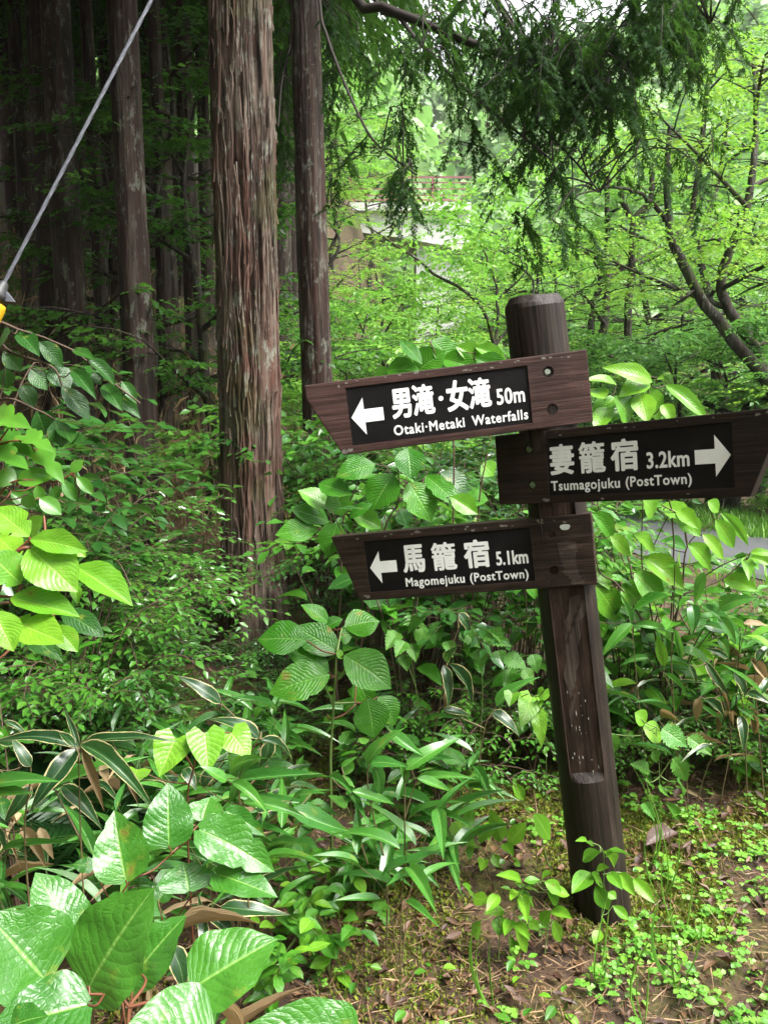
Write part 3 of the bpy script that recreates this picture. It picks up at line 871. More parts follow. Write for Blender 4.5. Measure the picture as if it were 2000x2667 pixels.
PROTO = {
    'maple_a': broad_meshes(1, 6.5, 2.6, .085, 'maple', 'star', 11, 12, .5, .15, wr=.9),
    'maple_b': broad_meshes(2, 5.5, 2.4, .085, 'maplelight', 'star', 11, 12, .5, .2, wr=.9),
    'mid_a': broad_meshes(3, 7.0, 2.8, .10, 'mid', 'leaf', 12, 12, .55, .12),
    'mid_b': broad_meshes(4, 5.0, 2.3, .09, 'maple', 'leaf', 11, 13, .55, .10),
    'bush_a': broad_meshes(5, 2.6, 1.6, .085, 'mid', 'leaf', 11, 11, .4, .05),
    'bush_b': broad_meshes(6, 2.3, 1.5, .075, 'maple', 'leaf', 11, 12, .4, .05),
    'sapling': broad_meshes(8, 5.0, 1.7, .10, 'forestleaf', 'leaf', 12, 8, .5, .2),
}
def put_tree(kind, name, label, x, y, s=1.0, rot=0.0, group=None, dz=0.0):
    t = thing(name, label, 'tree' if 'bush' not in kind else 'bush', (x, y, Hs(x, y) + dz), group)
    t.rotation_euler.z = rot
    t.scale = (s, s, s)
    tm, cm = PROTO[kind]
    obj('trunk', tm, t); obj('crown', cm, t)
    return t

# trees on the bright side, behind the lane
BT = [('mid_b', 870, 22, .8, 'green tree hiding the slope left below the bridge'), ('maple_b', 935, 17, .62, 'small pale tree low under the bridge end'), ('mid_b', 835, 26, 1.15, 'green tree seen just behind the slender cedar trunk'), ('mid_a', 760, 20, .9, 'dark tree between the big and the slender cedar'),
      ('maple_a', 1400, 15, .85, 'leafy maple below the bridge, between the slender cedar and the signpost'),
      ('mid_b', 980, 13, .72, 'round light green tree just under the white bridge'),
      ('maple_b', 870, 19, .70, 'pale yellow green tree below the left end of the bridge'),
      ('maple_b', 1130, 24, 1.15, 'yellow green tree in front of the bridge railing'),
      ('mid_b', 1420, 18, 1.3, 'broad green tree behind the top of the signpost'),
      ('maple_a', 1560, 15, 1.15, 'maple with thin dark trunk right of the signpost top'),
      ('mid_a', 1700, 19, 1.25, 'tall green tree behind the leaning dark trunk'),
      ('maple_b', 1930, 11, 1.25, 'bright yellow green maple filling the upper right corner'),
      ('maple_a', 2080, 13, 1.3, 'green maple at the right picture edge beyond the lane'),
      ('mid_a', 1860, 16, 1.2, 'dark green tree between leaning trunk and right picture edge'),
      ('mid_a', 1330, 28, 1.4, 'tall pale tree behind the drooping cedar foliage'),
      ('maple_b', 1520, 27, 1.5, 'large light tree far behind the drooping branches'),
      ('mid_b', 1780, 27, 1.7, 'large far tree in the upper right background'),
      ('mid_a', 880, 28, .75, 'small dark tree left of the bridge arch')]
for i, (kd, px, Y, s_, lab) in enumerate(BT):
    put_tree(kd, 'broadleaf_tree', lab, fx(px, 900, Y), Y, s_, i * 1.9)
for i, (px, Y, s_, kd) in enumerate(((860, 31, 1.15, 'mid_b'), (960, 29, 1.0, 'maple_b'), (1060, 30, 1.05, 'mid_b'), (1270, 27, 1.5, 'mid_b'), (1330, 29, 1.65, 'maple_b'), (1290, 31, 1.8, 'maple_b'), (1400, 30, 1.6, 'mid_b'), (1600, 31, 1.7, 'maple_b'),
                                  (840, 41, 1.3, 'mid_b'), (940, 42, 1.3, 'maple_b'), (1050, 41, 1.35, 'mid_b'), (1170, 42, 1.7, 'mid_b'), (1500, 24, 1.5, 'maple_b'), (1880, 24, 1.6, 'maple_b'), (2010, 20, 1.5, 'mid_b'))):
    put_tree(kd, 'broadleaf_tree', 'pale green tree in the valley around the bridge', fx(px, 700, Y), Y, s_, i * 1.1, 'trees in the valley around the bridge')
r_ = np.random.default_rng(21)
BU = [(900, 8.5, 'bush_b', .9), (1010, 9.5, 'bush_b', 1.0), (1120, 10.5, 'bush_a', 1.0), (1260, 12.5, 'bush_b', 1.15), (1480, 13.5, 'bush_a', 1.1), (1640, 12.5, 'bush_a', 1.1),
      (1760, 11.5, 'bush_a', 1.2), (1880, 11.8, 'bush_a', 1.2), (2010, 12.0, 'bush_b', 1.1), (2120, 10.5, 'bush_a', 1.1), (950, 11.5, 'bush_b', 1.2), (1380, 16, 'bush_b', 1.4), (870, 7.6, 'bush_b', .6), (900, 13.5, 'bush_b', .9), (850, 11, 'bush_a', .8), (1560, 11.0, 'bush_a', .8)]
for i, (px, Y, kd, s_) in enumerate(BU):
    put_tree(kd, 'woodland_bush', 'dense green bush growing beyond the asphalt lane', fx(px, 1000, Y), Y, s_, i * 2.1, 'green bushes beyond the lane')
r_ = np.random.default_rng(29)
for i in range(16):  # unseen trees behind the camera, added to cut off low-angle sky
    x = -9 + i * 1.35; y = -6.5 - (i % 3) * 2.2
    put_tree(('mid_a', 'mid_b', 'maple_a')[i % 3], 'broadleaf_tree', 'unseen leafy tree added behind the viewer to block low skylight', x, y, r_.uniform(1.2, 1.6), i * 1.3, 'unseen trees added behind the viewer')
# understorey saplings in the plantation
for i, (px, Y, s_) in enumerate(((430, 7.4, .9), (520, 7.2, .8), (240, 9.4, .9))):
    put_tree('sapling', 'sapling', 'thin leafy sapling growing between the dark cedar trunks', fx(px, 700, Y), Y, s_, i * 1.7, 'saplings between the cedar trunks')

# the leaning tree beyond the lane
def px_tree(name, label, Y, limbs, crown, mat, leaf=.085, kind='star', seed=0, root=None):
    r = np.random.default_rng(seed)
    p0 = at(*root, Y)
    base = Vector((p0.x, Y, Hs(p0.x, Y)))
    t = thing(name, label, 'tree', base)
    paths = []
    for pts, r0, r1 in limbs:
        Q = [np.array(at(x, y, Y + dy) - base) for x, y, dy in pts]
        if pts[0][:2] == root: Q = [np.array([0, 0, -.3])] + Q
        c = curve(Q, 24)
        paths.append((c + (vnoise(np.arange(len(c)) * .7, 0, seed)[:, None] - .5) * .04, np.linspace(r0, r1, len(c))))
    obj('trunk', tube_mesh('trunk', paths, M['broadbark'], 14), t)
    Bs = []
    for px, py, dy, wpx, hpx, n in crown:
        c = np.array(at(px, py, Y + dy) - base); s_ = Y / FPX
        Bs.append(c + r.normal(0, .5, (n, 3)) * np.array([wpx * s_, .9, hpx * s_]))
    B = np.concatenate(Bs)
    a = r.uniform(0, 6.28, len(B))
    P, Dl, N, L, rn = sprays(B, np.stack([np.cos(a), np.sin(a), r.normal(-.1, .2, len(B))], -1), r.uniform(.3, .6, len(B)), 12, leaf, r, .2, tilt=.3)
    obj('crown', cloud('crown', tpl(kind), P, Dl, N, L, L * (.9 if kind == 'star' else .55), M[mat], rn), t)
    return t
px_tree('broadleaf_tree', 'dark leaning tree with curved mottled trunk beyond the lane', 10.4,
    [([(2040, 1080, 0), (1910, 895, 0), (1861, 827, 0), (1810, 755, 0), (1764, 667, 0), (1747, 624, .1), (1741, 561, .1), (1735, 470, .2), (1745, 330, .3)], .088, .032),
     ([(1733, 575, .1), (1692, 527, 0), (1654, 500, -.2), (1600, 488, -.4), (1500, 508, -.6)], .032, .010),
     ([(1747, 624, .1), (1800, 560, .2), (1840, 240, .4), (1862, 180, .4), (1895, 90, .5)], .042, .018),
     ([(1840, 240, .4), (1890, 190, .3), (1910, 195, .3)], .016, .008),
     ([(1810, 755, 0), (1775, 778, -.2)], .02, .01)],
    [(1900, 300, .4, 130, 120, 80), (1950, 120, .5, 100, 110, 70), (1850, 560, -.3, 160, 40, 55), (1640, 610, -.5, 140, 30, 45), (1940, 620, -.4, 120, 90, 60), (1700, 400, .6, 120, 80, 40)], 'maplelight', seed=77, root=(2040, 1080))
px_tree('broadleaf_tree', 'forked thin tree behind the signpost top', 14.0,
    [([(1630, 1000, 0), (1635, 800, 0), (1645, 700, 0), (1650, 578, 0), (1692, 520, .1), (1700, 430, .2)], .075, .04),
     ([(1650, 578, 0), (1622, 530, 0), (1612, 480, 0), (1600, 380, 0)], .05, .03),
     ([(1645, 690, 0), (1580, 700, 0), (1560, 650, .1)], .02, .01)],
    [(1620, 450, 0, 140, 100, 60), (1560, 620, .2, 160, 60, 60), (1700, 330, .3, 150, 110, 60)], 'maple', seed=78, root=(1630, 1000))
px_tree('broadleaf_tree', 'slim dark tree just left of the forked one', 15.0,
    [([(1530, 1000, 0), (1545, 800, 0), (1575, 700, 0), (1580, 600, 0), (1578, 520, 0), (1570, 380, 0)], .07, .035),
     ([(1560, 750, 0), (1550, 690, 0), (1515, 640, 0)], .02, .012)],
    [(1560, 420, 0, 140, 100, 60), (1500, 560, .2, 130, 60, 50)], 'maple', seed=79, root=(1530, 1000))
px_tree('broadleaf_tree', 'low spreading maple whose bare twigs cross behind the signpost', 9.0,
    [([(1320, 1000, 0), (1290, 900, 0), (1240, 790, -.1), (1130, 710, -.2), (1040, 650, -.3), (950, 590, -.4)], .03, .006),
     ([(1290, 900, 0), (1296, 780, .1), (1270, 690, .1), (1250, 640, .2)], .02, .006),
     ([(1296, 780, .1), (1370, 700, .1), (1310, 650, .1)], .012, .005),
     ([(1290, 900, 0), (1390, 760, .1), (1330, 680, .1), (1300, 655, 0)], .016, .006)],
    [(1130, 680, -.2, 130, 40, 30), (1250, 640, 0, 140, 50, 45), (1350, 650, .2, 130, 50, 35), (1050, 760, 0, 130, 40, 35), (1200, 830, .2, 150, 50, 40), (1330, 470, .6, 130, 60, 40), (1180, 540, .6, 120, 50, 40)], 'maple', .08, 'leaf', seed=80, root=(1320, 1000))

# ------------------------------------------------------------------ signpost
def woodmat(name, dark, mid, pale, wear=0.0, patch=None, fleck=.5, rough=.55):
    g = NG(name)
    along = (2.2, 40, 40) if patch != 'post' else (55, 55, 1.6)
    n1 = g.noise(g.coord(along), 1.7, 7, .68, .35)
    oc = g.coord()
    n2 = g.noise(oc, 5.5, 5, .6)
    c = g.ramp(n1, [(.34, tuple(x * .7 for x in dark)), (.5, mid), (.66, pale)])
    c = g.mix(g.math('MULTIPLY', g.step(n2, .42, .68), .55), c, tuple(x * .6 for x in dark))
    if wear:
        wv = g.noise(g.coord((1.4, 6, 6) if patch != 'post' else (9, 9, 1.1)), 3.2, 6, .68)
        c = g.mix(g.math('MULTIPLY', g.step(wv, .60, .70), wear), c, tuple(min(1, x * 2.0) for x in pale))
    fl = g.noise(oc, 60, 4, .7)
    c = g.mix(g.math('MULTIPLY', g.step(fl, .70, .74), fleck), c, (.42, .42, .36))
    return g, c, n1, rough
def wood(name, *a, **k):
    g, c, n, rough = woodmat(name, *a, **k)
    return g.done(g.principled(c, rough, g.bump(n, .8, .004), .22))
M['board1'] = wood('reddish_board_wood', (.028, .0135, .0115), (.052, .025, .021), (.080, .043, .036), wear=.25, fleck=.5)
M['board2'] = wood('dark_board_wood', (.009, .0055, .004), (.018, .010, .007), (.036, .021, .015), wear=.12, fleck=.3)
M['board3'] = wood('weathered_board_wood', (.014, .008, .006), (.028, .0165, .012), (.058, .037, .028), wear=.45, fleck=.5)
M['post'] = wood('post_wood', (.010, .0075, .0062), (.021, .0145, .0115), (.040, .028, .023), wear=.2, patch='post', fleck=.35, rough=.5)
def plate_mat():
    g = NG('name_plate_paint')
    oc = g.coord((1, 1, 1))
    n = g.noise(oc, 11, 6, .65)
    c = g.ramp(n, [(.35, (.0035, .0030, .0036)), (.6, (.007, .0058, .0066)), (.8, (.016, .013, .014))])
    return g.done(g.principled(c, .5, g.bump(g.noise(oc, 90, 3), .12, .002), .18))
M['plate'] = plate_mat()
def paint_mat():
    g = NG('white_sign_paint')
    oc = g.coord()
    c = g.mix(g.math('MULTIPLY', g.step(g.noise(oc, 26, 4), .35, .7), .15), (.84, .84, .84), (.60, .59, .56))
    c = g.mix(g.step(g.noise(oc, 130, 4, .7), .69, .73), c, (.03, .026, .028))
    return g.done(g.principled(c, .55, None, .3))
M['paintwhite'] = paint_mat()
M['boltA'] = plain('galvanised_bolt', (.34, .37, .31), .5, .5, 120, .3, .5, .3)
M['boltB'] = plain('mossy_bolt', (.10, .14, .06), .7, .5, 120, .3)
M['boltC'] = plain('rusty_bolt', (.10, .045, .02), .8, .5, 120, .3)
M['lichenf'] = plain('lichen_fleck', (.17, .16, .135), .9, .4, 200)
M['lichen'] = plain('lichen_spot', (.52, .56, .52), .85, .25, 60)

M['recess'] = wood('planed_recess_wood', (.013, .0075, .0055), (.034, .019, .014), (.062, .038, .029), wear=.25, patch='post', fleck=.25, rough=.6)
PB, PT = Vector((.652, 2.28, -.03)), Vector((.399, 2.27, 1.752))
sp = thing('signpost', 'dark brown leaning wooden signpost with three direction boards', 'signpost', (PB.x, PB.y, Hs(PB.x, PB.y)))
ax = (PT - PB).normalized()
REC = R(-11)                                   # the carved flat faces slightly left of the camera
fr = Vector((math.sin(REC), -math.cos(REC), 0)); fr = (fr - ax * fr.dot(ax)).normalized()
sdv = fr.cross(ax)
PM = Matrix((sdv, -fr, ax)).transposed().to_4x4()          # local: x side, y back, z along the post
PM.translation = PB - Vector(sp.location)
LEN = (PT - PB).length
def post_mesh():
    rad, flat, hw = .080, .062, .047
    an = list(np.linspace(-np.pi, np.pi, 108, endpoint=False))
    a0 = math.asin(hw / rad)
    an = [a for a in an if min(abs(a - a0), abs(a + a0)) > .012] + [a0 - .004, a0 + .004, -a0 - .004, -a0 + .004]
    an = np.sort(np.array(an)); n = len(an)
    z0, z1 = .46, LEN - .40
    zs = sorted(list(np.linspace(-.35, LEN - .020, 90)) + [z0 - .001, z0 + .022, z1, z1 + .002])
    zs = [z for z in zs if not (z0 + .0 < z < z0 + .02)]
    V = []
    for z in zs:
        for a in an:
            rr = rad * (1.0 + .012 * math.sin(a * 2 + z) + .010 * (float(vnoise(a * 5 + 20, z * 1.5, 3)) - .5))
            rr *= 1.0 + .02 * (1 - z / LEN)
            crack = math.exp(-((a - .62) / .02) ** 2) * .010 * (z > LEN - .42) + math.exp(-((a + .9) / .02) ** 2) * .006 * (z < .40)
            rr -= crack
            s, f = rr * math.sin(a), rr * math.cos(a)
            if z0 <= z <= z1 and abs(s) < hw and f > 0: f = min(f, flat - .0015 * math.sin(z * 40 + s * 90))
            V.append((s, -f, z))
    k = len(zs)
    for sc_, z in ((.97, LEN - .010), (.84, LEN + .008), (.80, LEN + .010)):
        for a in an:
            q = round(a / (math.pi / 5)) * (math.pi / 5)          # hand-cut facets of the chamfer
            m_ = 1 - .035 * (1 - math.cos((a - q) * 5)) * (1 if sc_ < .9 else .3)
            V.append((rad * sc_ * m_ * math.sin(a), -rad * sc_ * m_ * math.cos(a), z + .003 * math.sin(a * 2)))
    k += 3
    i = np.arange(k - 1)[:, None] * n; j = np.arange(n)[None]; j2 = (j + 1) % n
    F = np.stack([i + j, i + j2, i + n + j2, i + n + j], -1).reshape(-1, 4)
    c = len(V); V.append((0, 0, LEN + .012))
    cap = [((k - 1) * n + q, (k - 1) * n + (q + 1) % n, c) for q in range(n)]
    me = mesh('post', V, [F, np.array(cap)], M['post'], False)
    me.materials.append(M['recess'])
    for p_ in me.polygons:
        c_ = p_.center
        if z0 < c_.z < z1 and abs(c_.x) < hw and -flat - .004 < c_.y < -flat + .004: p_.material_index = 1
    return me
pm = post_mesh()
po = obj('post', pm, sp); po.matrix_local = PM
for p_ in pm.polygons: p_.use_smooth = False
# bare, worn streak inside the carved recess: a thin flake of split wood surface
def streak(pts, z, mat, name, th=.0012):
    b = bmesh.new()
    vs = [b.verts.new((x, -.0620 - th, y)) for x, y in pts]
    f = b.faces.new(vs)
    e = bmesh.ops.extrude_face_region(b, geom=[f])
    for v in e['geom']:
        if isinstance(v, bmesh.types.BMVert): v.co.y += .004
    bmesh.ops.recalc_face_normals(b, faces=b.faces)
    m = bpy.data.meshes.new(name); b.to_mesh(m); b.free(); m.materials.append(mat)
    return m
M['bare'] = wood('bare_grey_wood', (.035, .024, .019), (.064, .047, .038), (.105, .082, .069), wear=.3, patch='post', fleck=.1, rough=.75)
outl = [(-.026, .985), (-.014, 1.0), (.000, .992), (.004, .95), (.012, .93), (.008, .90), (.017, .85), (.014, .82), (.022, .77), (.017, .73), (.016, .70), (.020, .66), (.018, .61), (.014, .66), (.008, .70), (.002, .74), (.002, .78), (-.006, .80), (-.004, .85), (-.013, .88), (-.012, .92), (-.022, .945)]
outl = [(x * 1.75 - .004 + .0016 * math.sin(z * 310), z + .004 * math.sin(x * 900)) for x, z in outl]
wp = obj('worn_patch', streak(outl, 0, M['bare'], 'worn_patch'), po)
b = bmesh.new()
r_ = np.random.default_rng(5)
for i in range(22):
    zc = r_.choice([.475, .48, .50, .52, .63, .68, .72]) + r_.normal(0, .022); xc = r_.uniform(-.035, .040)
    zc = max(zc, .472); h_ = r_.uniform(.002, .010); w_ = r_.uniform(.0005, .0014)
    vs = [b.verts.new((xc + dx, -.0645, zc + dz)) for dx, dz in ((-w_, 0), (0, -h_), (w_, 0), (.3 * w_, h_))]
    b.faces.new(vs)
m_ = bpy.data.meshes.new('paint_fleck'); b.to_mesh(m_); b.free(); m_.materials.append(M['lichen'])
o = obj('paint_fleck', m_, po); o['kind'] = 'stuff'

def rotm(a, b, c):
    return (Matrix.Rotation(R(a), 3, 'Z') @ Matrix.Rotation(R(b), 3, 'X') @ Matrix.Rotation(R(c), 3, 'Y'))
def eval_mesh(o, name):
    bpy.context.view_layer.update()
    dg = bpy.context.evaluated_depsgraph_get()
    m = bpy.data.meshes.new_from_object(o.evaluated_get(dg))
    m.name = name
    return m
def cyl(n, r, y0, y1, x=0, z=0):
    a = np.linspace(0, 2 * np.pi, n, endpoint=False)
    V = [(x + r * math.cos(q), y0, z + r * math.sin(q)) for q in a] + [(x + r * math.cos(q), y1, z + r * math.sin(q)) for q in a]
    F = [(i, (i + 1) % n, n + (i + 1) % n, n + i) for i in range(n)]
    m = bpy.data.meshes.new('c'); m.from_pydata(V, [], F + [tuple(range(n))[::-1], tuple(range(n, 2 * n))]); m.update()
    b = bmesh.new(); b.from_mesh(m); bmesh.ops.recalc_face_normals(b, faces=b.faces); b.to_mesh(m); b.free()
    return m
PW, PH, TH = .2375, .075, .042
def board_mesh(outline, mat, holes, seed, hole_r, hole_d):
    r = random.Random(seed)
    b = bmesh.new()
    n = len(outline)
    front = [b.verts.new((x, 0, z)) for x, z in outline]
    f = b.faces.new(front)
    e = bmesh.ops.extrude_face_region(b, geom=[f])
    for v in e['geom']:
        if isinstance(v, bmesh.types.BMVert): v.co.y += TH
    bmesh.ops.recalc_face_normals(b, faces=b.faces)
    bmesh.ops.bevel(b, geom=list(b.edges), offset=.0028, segments=2, affect='EDGES', profile=.6)
    m = bpy.data.meshes.new('board'); b.to_mesh(m); b.free()
    o = obj('tmp_board', m)
    cuts = []
    V, F = [], []
    box(V, F, -PW, PW, -.05, .004, -PH, PH)
    cm = bpy.data.meshes.new('cut'); cm.from_pydata(V, [], F); cm.update()
    cuts.append(obj('tmp_cut', cm))
    for x, z in holes: cuts.append(obj('tmp_cut', cyl(28, hole_r, -.05, hole_d, x, z)))
    for c in cuts:
        md = o.modifiers.new('b', 'BOOLEAN'); md.operation = 'DIFFERENCE'; md.object = c; md.solver = 'EXACT'
    out = eval_mesh(o, 'sign_board')
    for c in [o] + cuts: bpy.data.objects.remove(c)
    out.materials.clear(); out.materials.append(mat)
    return out

def text_mesh(body, x0, x1, z0, z1, bold, space=1.0):
    """Lettering fitted into a box; strokes are thickened with round ends by layering shifted copies of the outline."""
    c = bpy.data.curves.new('lettering', 'FONT')
    c.body = body; c.space_character = space; c.fill_mode = 'FRONT'; c.resolution_u = 3
    o = obj('tmp_text', c)
    m = eval_mesh(o, 'lettering')
    bpy.data.objects.remove(o)
    v = np.empty(len(m.vertices) * 3); m.vertices.foreach_get('co', v); v = v.reshape(-1, 3)
    m.calc_loop_triangles()
    tr = np.empty(len(m.loop_triangles) * 3, np.int32); m.loop_triangles.foreach_get('vertices', tr); tr = tr.reshape(-1, 3)
    lo, hi = v.min(0), v.max(0)
    X = x0 + bold + (v[:, 0] - lo[0]) / (hi[0] - lo[0]) * (x1 - x0 - 2 * bold)
    Z = z0 + bold + (v[:, 1] - lo[1]) / (hi[1] - lo[1]) * (z1 - z0 - 2 * bold)
    Vs, Fs = [], []
    for k in range(13):
        dx, dz = (0, 0) if k == 12 else (bold * math.cos(k * math.pi / 6), bold * math.sin(k * math.pi / 6))
        Vs.append(np.stack([X + dx, np.full(len(X), .0034 - k * .00004), Z + dz], -1)); Fs.append(tr + k * len(X))
    return mesh('lettering', np.concatenate(Vs), [np.concatenate(Fs)], M['paintwhite'], False)
def arrow_mesh(pts):
    b = bmesh.new()
    f = b.faces.new([b.verts.new((x, .0036, z)) for x, z in pts])
    e = bmesh.ops.extrude_face_region(b, geom=[f])
    for v in e['geom']:
        if isinstance(v, bmesh.types.BMVert): v.co.y -= .0012
    bmesh.ops.recalc_face_normals(b, faces=b.faces)
    m = bpy.data.meshes.new('arrow'); b.to_mesh(m); b.free(); m.materials.append(M['paintwhite'])
    return m
def bolt_mesh(mat, r, y):
    b = bmesh.new()
    a = [i * math.pi / 7 for i in range(14)]
    rings = [(r, y + .012), (r, y), (r * .82, y - .0022), (r * .45, y - .0028)]
    vv = [[b.verts.new((q * math.cos(t), yy, q * math.sin(t))) for t in a] for q, yy in rings]
    for i in range(3):
        for j in range(14): b.faces.new([vv[i][j], vv[i][(j + 1) % 14], vv[i + 1][(j + 1) % 14], vv[i + 1][j]])
    b.faces.new(vv[3])
    bmesh.ops.recalc_face_normals(b, faces=b.faces)
    m = bpy.data.meshes.new('bolt'); b.to_mesh(m); b.free(); m.materials.append(mat)
    return m
def board(label, loc, ang, outline, mat, arrow, texts, bolts, bmat, hole_r, hole_d, br_, bd, seed):
    o = obj('sign_board', board_mesh(outline, mat, bolts, seed, hole_r, hole_d), sp)
    mt = rotm(*ang).to_4x4(); mt.translation = Vector(loc) - Vector(sp.location)
    o.matrix_local = mt
    o['label'] = label
    obj('name_plate', boxmesh('name_plate', [(-PW + .0008, PW - .0008, .0036, .0052, -PH + .0008, PH - .0008)], M['plate']), o)
    obj('arrow', arrow_mesh(arrow), o)
    for tx_ in texts: obj('lettering', text_mesh(*tx_), o)
    for x, z in bolts: obj('bolt', bolt_mesh(bmat, br_, bd), o, (x, 0, z))
    return o
board('reddish brown top board pointing left to the waterfalls', (.145, 2.171, 1.474), (3.3, .5, -7.0),
      [(-.3405, .0935), (.397, .0975), (.3985, -.0915), (-.2650, -.0965), (-.3405, .058)][::-1], M['board1'],
      [(-.2315, -.0033), (-.197, .0450), (-.197, .0146), (-.1475, .0146), (-.1475, -.0190), (-.197, -.0190), (-.197, -.0510)],
      [('男滝', -.125, -.012, -.0205, .0605, .0026), ('・', -.0015, .0115, .0115, .0245, .0030), ('女滝', .0195, .137, -.0205, .0605, .0026), ('50m', .1495, .2245, -.0178, .0245, .0012, 1.05),
       ('Otaki·Metaki', -.1265, .0600, -.0635, -.0365, .0008, 1.12), ('Waterfalls', .0790, .2280, -.0635, -.0365, .0008, 1.12)],
      [(.291, .052), (.2925, -.0455)], M['boltA'], .0145, .012, .0105, .006, 1)
board('dark brown middle board pointing right to the post town', (.611, 2.033, 1.339), (-40.5, -2.1, -6.7),
      [(-.3955, .0975), (.337, .0970), (.337, .055), (.2700, -.0965), (-.3940, -.0935)][::-1], M['board2'],
      [(.150, .0168), (.1965, .0168), (.1965, .0488), (.2315, .0005), (.1965, -.0475), (.1965, -.0168), (.150, -.0168)],
      [('妻', -.2310, -.1600, -.0215, .0590, .0026), ('籠', -.1470, -.0740, -.0215, .0590, .0019), ('宿', -.0600, .0130, -.0215, .0590, .0026), ('3.2km', .0325, .1370, -.0200, .0205, .0012, 1.05),
       ('Tsumagojuku', -.2315, -.0390, -.0705, -.0365, .0008, 1.10), ('(PostTown)', -.0240, .1400, -.0690, -.0355, .0008, 1.10)],
      [(-.2905, .0524), (-.2870, -.0445)], M['boltB'], .0135, .007, .0098, .003, 2)
board('weathered lowest board with two bolt holes, pointing left to the post town', (.177, 2.287, 1.04), (-15.1, 0, -7.4),
      [(-.3345, .0960), (.403, .0985), (.4010, -.0960), (-.2685, -.0985)][::-1], M['board3'],
      [(-.228, -.0040), (-.197, .0428), (-.197, .0130), (-.148, .0130), (-.148, -.0205), (-.197, -.0205), (-.197, -.0512)],
      [('馬', -.1300, -.0640, -.0270, .0535, .0026), ('籠', -.0440, .0270, -.0270, .0535, .0019), ('宿', .0480, .1210, -.0270, .0535, .0026), ('5.1km', .1368, .2250, -.0250, .0145, .0012, 1.0),
       ('Magomejuku', -.1280, .0430, -.0745, -.0410, .0008, 1.10), ('(PostTown)', .0580, .2210, -.0735, -.0400, .0008, 1.10)],
      [(.2916, .0507), (.2914, -.0496)], M['boltC'], .0130, .030, .009, .022, 3)
lb = [c for c in sp.children if c.name.startswith('sign_board')][2]
ls = bpy.data.meshes.new('lichen_spot')
b = bmesh.new()
vv = [b.verts.new((.0135 * math.cos(a) * (1 + .10 * math.sin(3 * a)), -.0008, .0088 * math.sin(a) * (1 + .1 * math.cos(2 * a)))) for a in np.linspace(0, 2 * np.pi, 18, endpoint=False)]
f = b.faces.new(vv); e = bmesh.ops.extrude_face_region(b, geom=[f])
for v in e['geom']:
    if isinstance(v, bmesh.types.BMVert): v.co.y += .0012
bmesh.ops.recalc_face_normals(b, faces=b.faces)
b.to_mesh(ls); b.free(); ls.materials.append(M['lichen'])
obj('lichen_spot', ls, lb, (.3319, 0, .0671))
M['boardworn'] = wood('bare_board_wood', (.030, .020, .016), (.058, .041, .033), (.095, .072, .060), wear=.4, fleck=.3, rough=.75)
def flake(name, pts, mat):
    b = bmesh.new()
    f = b.faces.new([b.verts.new((x, -.0006, z)) for x, z in pts])
    e = bmesh.ops.extrude_face_region(b, geom=[f])
    for v in e['geom']:
        if isinstance(v, bmesh.types.BMVert): v.co.y += .0016
    bmesh.ops.recalc_face_normals(b, faces=b.faces)
    m = bpy.data.meshes.new(name); b.to_mesh(m); b.free(); m.materials.append(mat)
    return m
rr_ = random.Random(4)
def ragged(pts, amp, sub=6):
    out = []
    for (x0, z0), (x1, z1) in zip(pts, pts[1:] + pts[:1]):
        for k in range(sub):
            f_ = k / sub
            out.append((x0 + (x1 - x0) * f_ + rr_.uniform(-amp, amp), z0 + (z1 - z0) * f_ + rr_.uniform(-amp, amp)))
    return out
obj('worn_patch', flake('worn_patch', ragged([(.308, .028), (.352, .030), (.356, .002), (.347, -.030), (.362, -.078), (.342, -.086), (.318, -.060), (.312, -.030)], .0035), M['boardworn']), lb)
obj('worn_patch', flake('worn_patch', ragged([(.331, -.082), (.372, -.078), (.366, -.090), (.335, -.0915)], .002), M['boardworn']), lb)
bs = [c for c in sp.children if c.name.startswith('sign_board')]
for bo, n_, sd_ in ((bs[0], 34, 1), (bs[1], 16, 2), (bs[2], 26, 3)):
    rr_.seed(sd_)
    b = bmesh.new()
    for i in range(n_):
        if i % 3: x, z = rr_.uniform(-.30, .36), .0845 + rr_.uniform(-.004, .007)
        else: x, z = rr_.choice([rr_.uniform(-.262, -.243), rr_.uniform(-.25, .36)]), rr_.choice([-.083, -.086, .080]) + rr_.uniform(-.004, .004)
        q = rr_.uniform(.0010, .0042) * (1.0 if i % 5 else 1.6)
        vs = []
        for k in range(7):
            a = k * 2 * math.pi / 7
            m_ = rr_.uniform(.6, 1.25)
            vs.append(b.verts.new((x + q * 1.5 * m_ * math.cos(a), -.0005, z + q * .8 * m_ * math.sin(a))))
        b.faces.new(vs)
    m_ = bpy.data.meshes.new('lichen_fleck'); b.to_mesh(m_); b.free(); m_.materials.append(M['lichenf'])
    obj('lichen_fleck', m_, bo)['kind'] = 'stuff'

